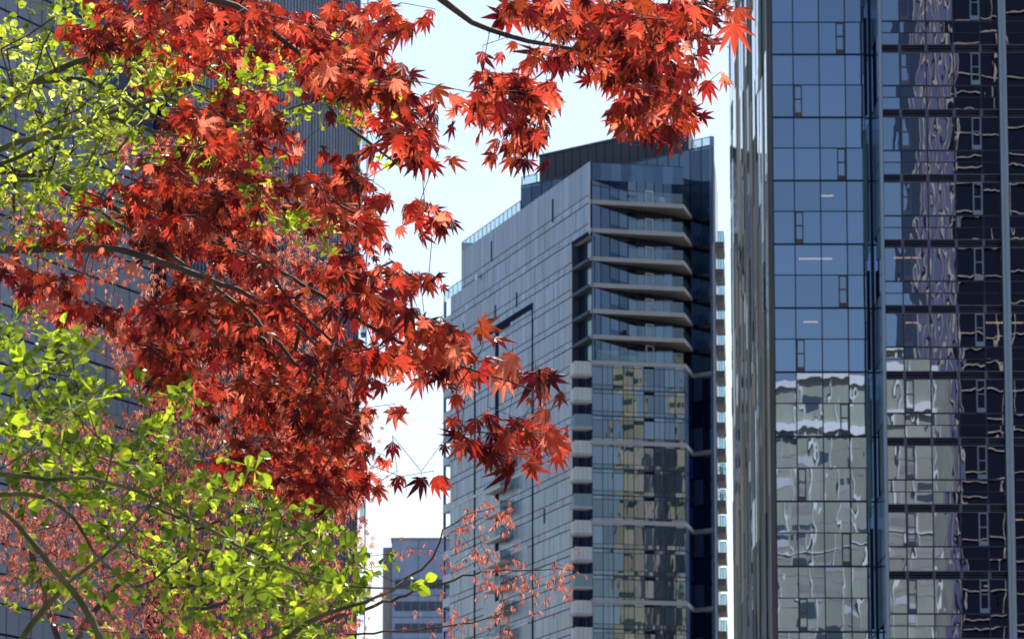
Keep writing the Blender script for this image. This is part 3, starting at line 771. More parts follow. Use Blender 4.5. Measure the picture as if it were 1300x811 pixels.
# A: grey-green slab with white frames
rA = R(14); uA = (math.cos(rA), math.sin(rA)); nA = (-math.sin(rA), math.cos(rA))
PA = (57.0-42*uA[0], -46-42*uA[1]); hA = CZ + (2*YL+46)*math.tan(PITCH + math.atan((405.5-477)/F_PX))
t, F = block('grey_slab_building', 'sunlit grey-green slab with white frames, seen mirrored low in the right-hand glass tower', PA, uA, nA, 42, 20, hA)
b = MB(); F.box(b, 0, 42, -12, 0, 0, hA-.2, 'clayA'); b.build('walls', t)
b = MB(); nfl = int(hA/3.6)
random.seed(5)
for k in range(nfl):
    z = k*3.6
    for c in range(14):
        a = c*3.0
        if random.random() < .14: F.pane(b, a+.5, a+2.5, .03, z+1.0, z+2.9, 'glassR')
b.build('window_bays', t)
b = MB()
for c in range(15): F.box(b, max(0, c*3.0-.07), c*3.0+.07, .0, .35, 0, hA-.3, 'clayW')
F.box(b, -.3, 42.3, -.3, .8, hA-.2, hA+.9, 'clayW'); F.box(b, -.3, 42.3, 0, .7, hA-7.2, hA-6.2, 'clayW')
for k in range(0, nfl-2, 4): F.box(b, 0, 42, 0, .2, k*3.6+.0, k*3.6+.12, 'clayW')
b.build('white_frames', t)
b = MB()
for k in range(nfl-2):
    F.box(b, .1, 41.9, 0, .05, k*3.6+2.9, k*3.6+3.05, 'mauvestone')
    for c in range(14):
        if random.random() < .5: F.box(b, c*3+.4, c*3+2.6, 0, .04, k*3.6+.9, k*3.6+2.0, random.choice(['mauvestone', 'beigewall', 'panellight']))
b.build('spandrels', t)
# B: violet-blue tower with beige ribs
t, F = block('ribbed_tower', 'violet-blue tower with beige vertical ribs, mirrored in the right-hand glass tower', (56.8, -64), (1, 0), (0, 1), 14, 20, 160)
b = MB(); F.box(b, 0, 5.5, -20, 0, 0, 170, 'ribblue'); b.build('walls', t)
b = MB()
for c in range(8): F.box(b, c*.76+.02, c*.76+.16, 0, .3, 0, 170, 'ribbeige')
b.build('ribs', t)
# C: black tower with beige ledges
t, F = block('black_tower', 'black tower with thin beige ledges, mirrored at the far right of the glass tower', (61.0, -110), (1, 0), (0, 1), 40, 20, 160)
b = MB(); F.box(b, 0, 40, -22, 0, 0, 170, 'blackwall'); b.build('walls', t)
b = MB()
for k in range(40): F.box(b, 0, 40, 0, .3, k*4.4, k*4.4+.16, 'ribbeige')
for c in (0, 13, 26): F.box(b, c, c+.22, 0, .35, 0, 170, 'ribbeige')
b.build('ledges', t)
# D: mirrored in the front of the middle tower
Av = Vector((A[0], A[1])); nv = Vector(nF).normalized()
def mirror(px, dist):
    P = Vector((xat(px, dist), dist)); return P - 2*((P-Av).dot(nv))*nv
dd = 760
p0, p1 = mirror(812, dd), mirror(872, dd); u = (p1-p0).normalized(); n_ = Vector((u.y, -u.x)); 
if n_.dot(Av-p0) < 0: n_ = -n_
base = (p0.x, p0.y, 0); wD = (p1-p0).length
t = thing('mauve_stone_building', 'mauve stone block with cream stair towers, mirrored in the front of the middle tower', 'building', base)
F = Fr(p0, u, n_, base); hD = zat(560, dd)
b = MB(); F.box(b, 0, wD, -14, 0, 0, hD, 'mauvestone'); b.build('walls', t)
b = MB()
for c in range(4): F.box(b, 1+c*2.0, 2.0+c*2.0, 0, .05, 2, hD-2, 'glassR')
b.build('window_strips', t)
for q0, q1, py in ((783, 811, 463), (857, 868, 452)):
    m0, m1 = mirror(q0, dd-3), mirror(q1, dd-3); b = MB(); s0 = (m0-p0).dot(u); s1 = (m1-p0).dot(u)
    F.box(b, min(s0, s1), max(s0, s1), -3, 3, 0, zat(py, dd), 'cream')
    for k in range(30): F.box(b, min(s0, s1)+.3, max(s0, s1)-.3, 3, 3.1, k*4.2, k*4.2+.8, 'stripB')
    b.build('stair_tower', t)

# ================================================================== TREES
def in_poly(poly, x, y):
    c = False; n = len(poly); j = n-1
    for i in range(n):
        xi, yi = poly[i]; xj, yj = poly[j]
        if (yi > y) != (yj > y) and x < (xj-xi)*(y-yi)/(yj-yi)+xi: c = not c
        j = i
    return c
def streaks(poly, dens, holes=(), slope=.45, length=80, thick=7):
    base_pts = sample(poly, dens/7.0, holes); out = []
    for (x, y) in base_pts:
        a = math.atan(random.gauss(slope, .25)); L_ = random.uniform(.5, 1.3)*length
        for _ in range(7):
            s_ = random.uniform(-.5, .5)*L_; n_ = random.gauss(0, thick)*(1-abs(s_)/L_*.8)
            q = (x + s_*math.cos(a) - n_*math.sin(a), y + s_*math.sin(a) + n_*math.cos(a))
            if in_poly(poly, *q) and not any(in_poly(h, *q) for h in holes): out.append((q[0], q[1], x*7.13+y*3.7))
    return out
def sample(poly, dens, holes=()):
    xs = [p[0] for p in poly]; ys = [p[1] for p in poly]; x0, x1, y0, y1 = min(xs), max(xs), min(ys), max(ys)
    n = int((x1-x0)*(y1-y0)*dens/1000.0); out = []
    for _ in range(n):
        x, y = random.uniform(x0, x1), random.uniform(y0, y1)
        if in_poly(poly, x, y) and not any(in_poly(h, x, y) for h in holes): out.append((x, y))
    return out

class Tree:
    def __init__(s, origin):
        s.P = []; s.par = []; s.rad = []; s.chains = []; s.o = Vector(origin); s.leafload = []
    def add(s, p, par, r=None):
        s.P.append(Vector(p)); s.par.append(par); s.rad.append(r); s.leafload.append(0); return len(s.P)-1
    def limb(s, pts, radii, start=None, step=0.05, wob=0.012):
        """smooth limb through points (Catmull-Rom), radii per point"""
        pts = [Vector(p) for p in pts]; idx = []
        if start is not None: pts = [s.P[start]] + pts; radii = [radii[0]] + list(radii)
        prev = start
        if start is not None: idx.append(start)
        n = len(pts)
        for i in range(n-1):
            p0 = pts[max(0, i-1)]; p1 = pts[i]; p2 = pts[i+1]; p3 = pts[min(n-1, i+2)]
            m = max(2, int((p2-p1).length/step))
            for k in range(m + (1 if i == n-2 else 0)):
                if i == 0 and k == 0 and start is not None: continue
                t = k/m
                Ls = (p2-p1).length
                d1 = ((p1-p0).normalized() + (p2-p1).normalized()); d1 = d1.normalized()*Ls*.8 if d1.length > 1e-6 else (p2-p1)*.8
                d2 = ((p2-p1).normalized() + (p3-p2).normalized()); d2 = d2.normalized()*Ls*.8 if d2.length > 1e-6 else (p2-p1)*.8
                q = p1*(2*t**3-3*t*t+1) + d1*(t**3-2*t*t+t) + p2*(3*t*t-2*t**3) + d2*(t**3-t*t)
                q += Vector([random.gauss(0, wob*.35) for _ in range(3)])*(1 if 0 < i+t < n-1 else 0)
                prev = s.add(q, prev, radii[i]*(1-t)+radii[i+1]*t); idx.append(prev)
        s.chains.append(idx); return idx
    def near(s, p):
        A = np.array([tuple(q) for q in s.P]); d = np.linalg.norm(A-np.array(tuple(p)), axis=1); return int(d.argmin()), float(d.min())
    def grow(s, targets, seg=0.09, droop=0.0, wob=0.012, lo_r=None):
        """link every target to the closest wood, nearest first, so twigs fork like a tree"""
        P = np.zeros((len(s.P)+len(targets)*14+10, 3)); n = len(s.P)
        P[:n] = [tuple(q) for q in s.P]
        T_ = np.array([tuple(t) for t in targets])
        best = np.full(len(T_), 1e9); bi = np.zeros(len(T_), int)
        for i in range(len(T_)):
            d = np.linalg.norm(P[:n]-T_[i], axis=1); bi[i] = d.argmin(); best[i] = d.min()
        done = np.zeros(len(T_), bool); ends = [None]*len(T_)
        for _ in range(len(T_)):
            k = int(np.where(done, 1e9, best).argmin()); done[k] = True
            par = int(bi[k]); a = s.P[par]; b = Vector(T_[k]); L_ = (b-a).length; m = max(1, min(12, int(L_/seg)))
            gp = s.par[par]; 
            d0 = (a - s.P[gp]).normalized()*L_*0.35 if gp is not None and (a-s.P[gp]).length > 1e-6 else Vector((0,0,0))
            idx = [par]; prev = par; n0 = n
            for j in range(1, m+1):
                t = j/m; q = a.lerp(b, t) + d0*(t*(1-t))*1.4 + Vector((0, 0, -droop*L_*t*(1-t)))
                if j < m: q += Vector([random.gauss(0, wob*min(1, L_*3)) for _ in range(3)])
                prev = s.add(q, prev); idx.append(prev); P[n] = tuple(q); n += 1
            s.chains.append(idx); ends[k] = prev
            new = P[n0:n]
            if len(new):
                dd_ = np.linalg.norm(T_[:, None, :]-new[None], axis=2); mi_ = dd_.argmin(1); md = dd_.min(1)
                upd = (md < best) & ~done; best[upd] = md[upd]; bi[upd] = n0+mi_[upd]
        return ends
    def wood(s, name, parent, mat, rt=0.0011, expo=0.42, chains=None, sides=6, rmax=0.02, mat2=None, nmain=0):
        load = [0.0]*len(s.P)
        haschild = [False]*len(s.P)
        for i, p in enumerate(s.par):
            if p is not None: haschild[p] = True
        for i in range(len(s.P)-1, -1, -1):
            if not haschild[i]: load[i] += 1
            if s.par[i] is not None: load[s.par[i]] += load[i]
        rr_ = [s.rad[i] if s.rad[i] is not None else min(rmax, rt*load[i]**expo) for i in range(len(s.P))]
        V = []; Fc = []; MI = []
        for ci, ch in enumerate(chains if chains is not None else s.chains):
            if len(ch) < 2: continue
            nf0 = len(Fc)
            k0 = len(V)
            for j, i in enumerate(ch):
                a = s.P[ch[max(0, j-1)]]; b = s.P[ch[min(len(ch)-1, j+1)]]; tg = (b-a)
                tg = tg.normalized() if tg.length > 1e-9 else Vector((0, 0, 1))
                x = tg.orthogonal().normalized() if j == 0 else (xp - tg*xp.dot(tg)).normalized() if (xp - tg*xp.dot(tg)).length > 1e-6 else tg.orthogonal().normalized()
                xp = x; y = tg.cross(x)
                r = rr_[i] if j > 0 else min(rr_[i], rr_[ch[1]]*1.25)
                for c in range(sides):
                    an = 2*math.pi*c/sides; V.append(s.P[i]-s.o + x*(r*math.cos(an)) + y*(r*math.sin(an)))
            for j in range(len(ch)-1):
                for c in range(sides):
                    d_ = (c+1) % sides; Fc.append((k0+j*sides+c, k0+j*sides+d_, k0+(j+1)*sides+d_, k0+(j+1)*sides+c))
            Fc.append(tuple(k0+c for c in reversed(range(sides)))); Fc.append(tuple(k0+(len(ch)-1)*sides+c for c in range(sides)))
            MI += [0 if (ci < nmain or mat2 is None) else 1]*(len(Fc)-nf0)
        me = bpy.data.meshes.new(name); me.from_pydata([tuple(v) for v in V], [], Fc); me.materials.append(mat)
        if mat2: me.materials.append(mat2)
        me.polygons.foreach_set('material_index', MI)
        me.polygons.foreach_set('use_smooth', [True]*len(Fc)); me.update()
        o = bpy.data.objects.new(name, me); COL.objects.link(o); o.parent = parent; return o

# leaf templates: vertices (x across, y along the blade from the stalk, z normal)
def maple(nl=7, width=.18, cup=.35, fold=.0, spread=1.0):
    angs = {7: [-112, -76, -38, 0, 38, 76, 112], 5: [-84, -42, 0, 42, 84]}[nl]; lens = {7: [.42, .72, .92, 1, .92, .72, .42], 5: [.62, .9, 1, .9, .62]}[nl]
    v = [(0, 0, 0)]; f = []
    for i, (a, l) in enumerate(zip(angs, lens)):
        a = math.radians(a*spread); h = math.radians(19*spread)
        def pt(r, an): return (r*math.sin(an), r*math.cos(an), -cup*r*r*(0.35+abs(math.sin(an))) )
        rv = .31*l+.07
        k = len(v)
        v.append(pt(rv, a-h)); 
        wl = math.atan2(width, .52)
        v.append(pt(.50*l, a-wl*.8)); v.append(pt(l, a)); v.append(pt(.50*l, a+wl*.8)); v.append(pt(rv, a+h))
        m = pt(.5*l, a); v.append((m[0], m[1], m[2]+.05))
        f += [(0, k, k+1, k+5), (0, k+5, k+3, k+4), (k+5, k+1, k+2), (k+5, k+2, k+3)]
    return v, f
def oval():
    v = [(0, 0, 0)]; f = []; n = 10
    out = [(0, 0)] 
    for i in range(n+1):
        t = i/n; a = math.pi*t; 
    rim = []
    for i in range(12):
        a = 2*math.pi*i/12; x = .46*math.sin(a)*(1.05 - .12*math.cos(a)); y = .5 - .5*math.cos(a)
        if i == 6: y = 1.16
        rim.append((x, y, .28*abs(x) - .22*(y-.4)**2))
    v = [(0, .5, 0)] + rim
    for i in range(12): f.append((0, 1+i, 1+(i+1) % 12))
    return v, f
def bud():
    # young folded maple leaf: three narrow hanging lobes
    v = []; f = []
    for a, l in ((-42, .7), (-16, .95), (10, 1), (36, .75)):
        a = math.radians(a); k = len(v); w_ = .075
        c, s_ = math.cos(a), math.sin(a)
        for (x, y, z) in ((0, 0, 0), (-w_, .45*l, .05), (0, l, -.06), (w_, .5*l, .05)): v.append((x*c+y*s_, -x*s_+y*c, z+random.uniform(-.03, .03)))
        f += [(k, k+1, k+2, k+3)]
    return v, f

def crown(name, parent, origin, leaves, templates, mat):
    """leaves: list of (tip-of-stalk point, down-axis, normal, size, twig point)"""
    V = []; Fc = []
    for (p, ax, nr_, sz, tw) in leaves:
        tv, tf = random.choice(templates)
        y = ax.normalized(); z = (nr_ - y*nr_.dot(y)); z = z.normalized() if z.length > 1e-5 else y.orthogonal().normalized(); x = y.cross(z)
        sx = sz*random.uniform(.85, 1.1); k = len(V); o = p-origin
        for (a, b, c) in tv: V.append(o + x*(a*sx) + y*(b*sz) + z*(c*sz))
        Fc += [tuple(k+i for i in q) for q in tf]
        if tw is not None:
            # stalk joined to the blade's island
            q = tw-origin; hw = x*(sz*.012)
            j = len(V); V += [q-hw, q+hw, o+hw]; Fc.append((j, j+1, j+2, k)) if len(tv) else None
    me = bpy.data.meshes.new(name); me.from_pydata([tuple(v) for v in V], [], Fc); me.materials.append(mat); me.update()
    o = bpy.data.objects.new(name, me); COL.objects.link(o); o.parent = parent; return o
def rv(s=1): return Vector((random.gauss(0, s), random.gauss(0, s), random.gauss(0, s)))

def px2m(Y): return Y*1.0/F_PX

# ---------------------------------------------------------------- near red maple
random.seed(21)
bark_dark = bark('bark_maple', (.035, .022, .016), (.09, .065, .045))
bark_moss = bark('bark_mossy', (.045, .05, .012), (.17, .15, .05))
twig_red = bark('twig_red', (.06, .018, .015), (.11, .04, .03))
twig_brown = bark('twig_brown', (.05, .03, .02), (.13, .08, .055))
org = Vector((-3.3, 12.6, 0))
T = thing('red_maple', 'near Japanese maple with big deep red leaves hanging across the upper picture', 'tree', org, 'trees in spring leaf')
t = Tree(org)
def a3(px, py, Y): return at(px, py, Y)
trunk = t.limb([(-3.3, 12.6, 0), (-3.25, 12.6, .9), (-3.05, 12.5, 1.8), (-2.8, 12.4, 2.6)], [.16, .12, .10, .08], wob=.004)
tk = trunk[-1]
l1 = t.limb([a3(-60, 322, 12.3), a3(0, 318, 12.2), a3(75, 317, 12.1), a3(150, 316, 12.0), a3(210, 335, 11.9), a3(300, 368, 11.9), a3(360, 400, 11.8), a3(430, 470, 11.8)], [.018, .012, .011, .010, .009, .007, .005, .003], start=tk, wob=.004)
l2 = t.limb([(-2.9, 12.3, 3.6), (-2.3, 12.1, 4.5), (-1.4, 12.0, 4.85), (-.6, 11.9, 4.75), a3(545, -12, 11.8), a3(600, 28, 11.8), a3(671, 52, 11.7), a3(760, 70, 11.7), a3(830, 118, 11.7)], [.05, .04, .03, .022, .011, .008, .0065, .0045, .002], start=tk, wob=.006)
l3_ = t.limb([(-.2, 12.0, 4.85), (.15, 12.1, 4.8), a3(800, -15, 12.1), a3(870, 22, 12.0), a3(925, 28, 12.0)], [.018, .012, .008, .005, .002], start=l2[int(len(l2)*.38)], wob=.006)
l4 = t.limb([a3(130, -25, 12.8), a3(300, 10, 12.6), a3(380, 70, 12.5), a3(430, 150, 12.4), a3(500, 205, 12.3)], [.012, .010, .008, .006, .003], start=l2[int(len(l2)*.42)], wob=.006)
l5 = t.limb([a3(-20, 215, 12.9), a3(60, 230, 12.9), a3(140, 262, 12.8), a3(215, 285, 12.7), a3(330, 330, 12.6), a3(480, 420, 12.3), a3(600, 470, 12.0), a3(690, 500, 11.9)], [.02, .011, .010, .009, .007, .006, .004, .002], start=tk, wob=.006)
l6 = t.limb([a3(340, 420, 11.9), a3(430, 520, 12), a3(470, 590, 12)], [.006, .004, .002], start=l5[int(len(l5)*.55)])
holes = [[(365, 95), (420, 105), (458, 150), (462, 190), (430, 185), (395, 182), (350, 150)], [(500, 20), (545, 10), (560, 60), (545, 110), (520, 80)], [(468, 215), (515, 225), (520, 245), (475, 240)],
         [(110, 150), (185, 150), (180, 195), (115, 200)]]
RED = [
 ([(235, -10), (480, -10), (505, 25), (482, 55), (515, 90), (540, 130), (562, 170), (558, 195), (525, 190), (495, 160), (465, 150), (430, 115), (380, 80), (340, 90), (280, 105), (230, 70)], 5.6),
 ([(95, -10), (235, -10), (235, 70), (290, 120), (250, 130), (190, 95), (120, 60), (90, 30)], 4.2), ([(10, -5), (100, -5), (95, 30), (40, 25)], 1.2), ([(480, -8), (560, -8), (560, 25), (510, 30)], 4.0), ([(330, 95), (365, 95), (350, 150), (330, 150)], 2),
 ([(235, 105), (345, 95), (345, 150), (400, 185), (465, 195), (525, 232), (545, 262), (572, 290), (520, 292), (490, 280), (466, 310), (500, 330), (545, 345), (545, 362), (505, 375), (510, 400), (470, 420), (440, 470), (462, 540), (460, 600), (420, 632), (340, 620), (290, 590), (250, 530), (210, 480), (170, 430), (180, 380), (225, 345), (170, 290), (155, 240), (195, 195)], 4.0),
 ([(470, 395), (560, 400), (600, 415), (640, 450), (700, 468), (680, 492), (640, 492), (600, 480), (560, 470), (530, 480), (545, 520), (520, 545), (495, 520), (480, 470)], 3.0),
 ([(545, 530), (590, 500), (640, 510), (700, 540), (700, 560), (660, 595), (600, 575), (560, 565)], 2.2),
 ([(560, -10), (945, -10), (935, 20), (880, 20), (900, 95), (880, 145), (800, 150), (778, 140), (772, 70), (745, 65), (715, 85), (700, 50), (640, 20), (600, 20), (575, 20)], 4.6),
 ([(575, 40), (700, 50), (700, 180), (620, 190), (585, 110)], 2.0),
 ([(0, 310), (200, 310), (200, 390), (100, 400), (0, 380)], 1.5),
 ([(150, 200), (230, 200), (220, 300), (150, 260)], 3.0), ([(0, 235), (150, 235), (180, 300), (60, 310), (0, 300)], 1.6), ([(130, 390), (220, 380), (260, 520), (200, 490)], 1.8), ([(290, 560), (465, 560), (468, 640), (400, 650), (330, 640)], 2.2),
 ([(470, 590), (555, 600), (550, 625), (475, 620)], .7),
 ([(540, 390), (600, 400), (590, 420), (545, 420)], 1.3),
]
tg = []
for poly, dn in RED:
    for (x, y, key) in streaks(poly, dn*1.5, holes, thick=6):
        kr = (math.sin(key)*4375.5) % 1.0      # one depth per spray
        Y = (10.8 + 3.8*kr if x < 480 else 10.9 + 2.1*kr) + random.gauss(0, .12); tg.append((at(x, y, Y), Y))
FRINGE = [(692,205,34,0),(623,195,27,0),(649,200,26,0),(666,202,28,10),(683,170,30,0),(657,156,24,0),(629,143,26,0),(689,137,30,-10),(659,100,32,0),(677,62,36,0),(612,66,32,-10),
 (782,134,44,5),(800,150,40,0),(812,152,36,15),(825,158,42,0),(853,160,46,5),(840,150,40,-20),(877,148,34,10),(887,72,32,10),(896,102,36,15),(915,98,28,60),(933,32,42,0),(902,16,36,-10),(936,10,34,20),
 (754,84,36,0),(702,105,30,0),(740,60,34,-10),(607,414,32,80),(585,418,34,0),(653,448,46,-20),(677,472,46,20),(700,480,30,75),(712,500,22,50),(622,525,34,0),(690,548,44,55),(647,588,48,0),(625,575,32,-15),
 (672,586,38,20),(582,562,30,0),(600,556,34,10),(502,606,34,-10),(532,606,32,5),(552,606,34,40),(481,580,16,-50),(492,584,20,10),(577,500,28,0),(533,350,24,-10),(500,340,32,0),(548,206,24,0),(536,196,38,5),(519,186,38,-5),
 (470,186,34,0),(497,178,34,0),(486,250,36,0),(468,262,30,0),(560,470,32,0),(640,470,44,0),(690,520,30,0),(500,560,28,0),(530,480,30,20),(480,618,26,0),(520,420,30,10),(500,520,30,0),(560,410,30,-10)]
ends_xy = []
for (x, y, L_, an) in FRINGE:
    Y = random.uniform(11.2, 12.4); tg.append((at(x + 3*random.uniform(-1, 1), y - L_*.25, Y), Y))
nf = len(FRINGE); n0 = len(tg)-nf
ends = t.grow([q[0] for q in tg], wob=.01)
leaves = []
def hang(center, L_, spread, an=None, tw=None, toward=None):
    sd_ = rv(1); ax = Vector((0, 0, -1)) + Vector((random.gauss(0, spread), random.gauss(0, spread*.8), 0))
    if an is not None: ax = Vector((math.sin(R(an)), random.gauss(0, .25), -math.cos(R(an))))
    nr_ = Vector((random.gauss(0, .7), -1 if random.random() < .7 else 1, random.gauss(.3, .5)))
    if an is None and random.random() < .16: ax = Vector((random.gauss(0, 1), random.gauss(0, 1), -.35))
    return (center, ax, nr_, L_, tw)
for k, e in enumerate(ends):
    p = t.P[e]; Y = tg[k][1]; u_ = Y/F_PX
    if k >= n0:
        x, y, L_, an = FRINGE[k-n0]; leaves.append(hang(p + Vector((0, 0, -.25*L_*u_)), L_*u_*1.0, .2, an, p))
        if random.random() < .5: leaves.append(hang(p + Vector((random.gauss(0, .02), random.uniform(-.03, .03), -.015)), L_*u_*.7, .5, None, p))
        continue
    deep_ = pxof(*p) < 470
    for j in range(random.choice([5, 6, 7, 8]) if deep_ else random.choice([2, 3, 4])):
        off = Vector((random.gauss(0, .030), random.gauss(0, .04), -abs(random.gauss(0, .024))))
        leaves.append(hang(p+off, random.triangular(.013, .066, .022) if deep_ else random.triangular(.026, .080, .050), .42, None, p))
M['leaf_red'] = leafmat('leaf_red', [(0, (.05, .006, .008)), (.25, (.13, .012, .012)), (.45, (.20, .042, .018)), (.65, (.28, .028, .022)), (.85, (.42, .07, .045)), (1, (.62, .20, .13))], trans=.62, rough=.42, tboost=1.5, gloss=.4)
crown('crown', T, org, leaves, [maple(7, .18, .35), maple(7, .16, .8, spread=.8), maple(7, .14, .3, spread=.55), maple(5, .17, .9, spread=.7), maple(5, .15, .4, spread=.5), maple(7, .17, 1.1, spread=.9)], M['leaf_red'])
print('red leaves', len(leaves))
nch = len(t.chains)
t.wood('trunk', T, bark_dark, chains=t.chains[:1], sides=12)
t.wood('branches', T, bark_dark, chains=t.chains[1:], sides=6, rt=.0009, rmax=.006, mat2=twig_red, nmain=6)
# little hanging flower clusters
fl_ = MB(); random.seed(4); fm = leafmat('flower_pink', [(0, (.35, .06, .08)), (1, (.6, .2, .2))], .5)
for (x, y) in ((812, 176), (868, 178), (606, 478), (690, 478), (915, 52)):
    P0 = at(x, y-8, 11.8) - org; fl_ = MB()
    fl_.v += [tuple(P0), tuple(P0+Vector((.001, 0, 0))), tuple(P0+Vector((.001, 0, .03))), tuple(P0+Vector((0, 0, .03)))]; k = len(fl_.v); fl_.f.append((k-4, k-3, k-2, k-1)); fl_.mi.append(fl_.mat(fm))
    for _ in range(12):
        c = P0 + Vector((random.gauss(0, .014), random.gauss(0, .014), -abs(random.gauss(.012, .012)))); r_ = .0028
        for a in range(2):
            d1 = rv().normalized()*r_; d2 = d1.cross(rv()).normalized()*r_; fl_.quad(c-d1, c-d2, c+d1, c+d2, fm)
    fl_.build('flower_cluster', T)

# ---------------------------------------------------------------- small-leaved coral maple further back
random.seed(31)
org = Vector((-2.4, 23.5, 0))
T = thing('coral_maple', 'further maple with tiny coral-pink new leaves filling the lower left behind the green tree', 'tree', org, 'trees in spring leaf')
t = Tree(org)
t.limb([(-2.4, 23.5, 0), (-2.3, 23.5, 1.2), (-2.1, 23.4, 2.0), (-1.9, 23.3, 2.6)], [.13, .10, .06, .03], wob=.005); tk = len(t.P)-1
m1 = t.limb([at(100, 811, 23), at(200, 700, 22.6), at(330, 600, 22.4), at(430, 520, 22)], [.018, .013, .010, .005], start=tk)
m2 = t.limb([at(40, 700, 23.5), at(20, 560, 23.5), at(80, 430, 23.2), at(120, 300, 23)], [.018, .012, .009, .004], start=tk)
m3 = t.limb([at(300, 830, 23), at(380, 800, 22.5), at(470, 770, 22.2), at(525, 752, 22), at(600, 728, 22), at(680, 722, 22), at(735, 722, 22)], [.018, .012, .009, .007, .005, .003, .0012], start=tk)
m4 = t.limb([at(555, 700, 21.8), at(565, 672, 21.8), at(590, 655, 21.8), at(640, 640, 21.8)], [.006, .004, .003, .0015], start=m3[int(len(m3)*.62)])
m5 = t.limb([at(520, 800, 22.5), at(600, 790, 22.3), at(655, 775, 22.2)], [.006, .004, .0015], start=m3[int(len(m3)*.45)])
m6 = t.limb([at(200, 560, 23.2), at(260, 480, 23), at(350, 440, 23)], [.015, .010, .004], start=m1[int(len(m1)*.6)])
COR = [
 ([(0, 240), (60, 240), (140, 260), (220, 300), (260, 420), (180, 430), (100, 420), (0, 400)], 4.5),
 ([(110, 400), (200, 400), (300, 430), (465, 440), (468, 600), (460, 690), (380, 640), (300, 560), (180, 520)], 11),
 ([(0, 520), (180, 520), (300, 560), (380, 640), (460, 690), (460, 811), (120, 811), (0, 740)], 8),
 ([(0, 640), (180, 660), (320, 760), (300, 811), (100, 811), (0, 700)], 3),
 ([(110, 150), (330, 180), (450, 330), (420, 440), (250, 430), (190, 260)], 8),
 ([(470, 740), (560, 700), (640, 690), (700, 760), (640, 811), (470, 811)], .8),
 ([(560, 712), (700, 700), (738, 716), (735, 735), (690, 758), (640, 750), (560, 740)], 2.6),
 ([(558, 640), (600, 635), (652, 620), (650, 655), (600, 672), (560, 668)], 3.4),
 ([(500, 690), (600, 680), (650, 690), (620, 705), (500, 715)], 2.4),
 ([(590, 775), (650, 755), (660, 785), (630, 811), (590, 811)], 2.6),
 ([(465, 600), (500, 600), (480, 700), (465, 700)], .6)]
tg = []
for poly, dn in COR:
    for (x, y) in sample(poly, dn):
        Y = random.triangular(21, 26, 23) if x < 470 else random.uniform(21.6, 22.6); tg.append(at(x, y, Y))
ends = t.grow(tg, seg=.14, wob=.015); leaves = []
for e in ends:
    p = t.P[e]
    for j in range(random.choice([4, 5, 7])):
        off = rv(.035) + Vector((0, 0, -.02)); leaves.append((p+off, Vector((random.gauss(0, .35), random.gauss(0, .35), -1)), Vector((random.gauss(0, 1), -1, 0)), random.uniform(.024, .048), p+off*.2))
print('coral leaves', len(leaves))
M['leaf_coral'] = leafmat('leaf_coral', [(0, (.16, .025, .02)), (.35, (.38, .075, .045)), (.7, (.54, .16, .10)), (1, (.72, .38, .27))], trans=.52, rough=.35, tboost=1.05, gloss=.6)
crown('crown', T, org, leaves, [bud(), bud(), bud()], M['leaf_coral'])
t.wood('trunk', T, bark_dark, chains=t.chains[:1], sides=12); t.wood('branches', T, twig_brown, chains=t.chains[1:], sides=5, rt=.0010, rmax=.007)

# ---------------------------------------------------------------- green trees
def greens(T, t, org, polys, yr, sizes, nl, mat, twm, skip, seg=.1):
    tg = []
    for poly, dn in polys:
        for (x, y) in sample(poly, dn): tg.append(at(x, y, random.uniform(*yr)))
    ends = t.grow(tg, seg=seg, wob=.012); leaves = []
    for e in ends:
        p = t.P[e]
        for j in range(random.choice(nl)):
            off = rv(.022); ax = Vector((random.gauss(0, .9), random.gauss(0, .7), random.gauss(-.25, .6)))
            leaves.append((p+off, ax, Vector((random.gauss(0, .8), -.6 if random.random() < .6 else .6, random.gauss(.6, .5))), random.triangular(*sizes), p))
    print('green leaves', len(leaves))
    crown('crown', T, org, leaves, [oval()], mat)
    t.wood('trunk', T, bark_moss, chains=t.chains[:1], sides=12); t.wood('branches', T, bark_moss, chains=t.chains[1:], sides=7, rt=.0009, rmax=.006, mat2=twm, nmain=skip-1)
random.seed(41)
org = Vector((-4.4, 13.6, 0)); a8 = lambda x, y, Y: at(x, y, Y*.80)
T = thing('green_tree', 'tree with small yellow-green leaves and mossy limbs in the upper left corner', 'tree', org, 'trees in spring leaf')
t = Tree(org)
t.limb([(-4.4, 13.6, 0), (-4.35, 13.6, 1.2), (-4.0, 13.3, 2.2), (-3.2, 12.8, 2.9)], [.17, .13, .10, .07], wob=.005); tk = len(t.P)-1
g1 = t.limb([a8(-60, 185, 15.2), a8(0, 137, 15.1), a8(48, 103, 15.0), a8(95, 80, 15.0), a8(145, 66, 15.0), a8(200, 40, 14.9)], [.022, .013, .011, .009, .007, .003], start=tk, wob=.004)
g2_ = t.limb([a8(70, 101, 15.0), a8(104, 101, 15.0), a8(140, 118, 14.9), a8(180, 140, 14.9), a8(240, 170, 14.8), a8(300, 215, 14.8), a8(350, 260, 14.8)], [.009, .008, .007, .006, .005, .003, .0015], start=min(g1, key=lambda i: (t.P[i]-a8(48, 103, 15)).length), wob=.004)
g3 = t.limb([a8(-40, 215, 15.4), a8(0, 190, 15.4), a8(60, 168, 15.3), a8(125, 147, 15.2), a8(190, 165, 15.1), a8(255, 182, 15), a8(310, 222, 15)], [.016, .009, .0075, .0065, .0055, .004, .002], start=tk, wob=.004)
g4 = t.limb([a8(160, 135, 15.1), a8(220, 125, 15.0), a8(300, 160, 14.9), a8(400, 130, 14.9), a8(450, 110, 14.9)], [.006, .005, .004, .003, .0015], start=g3[int(len(g3)*.6)])
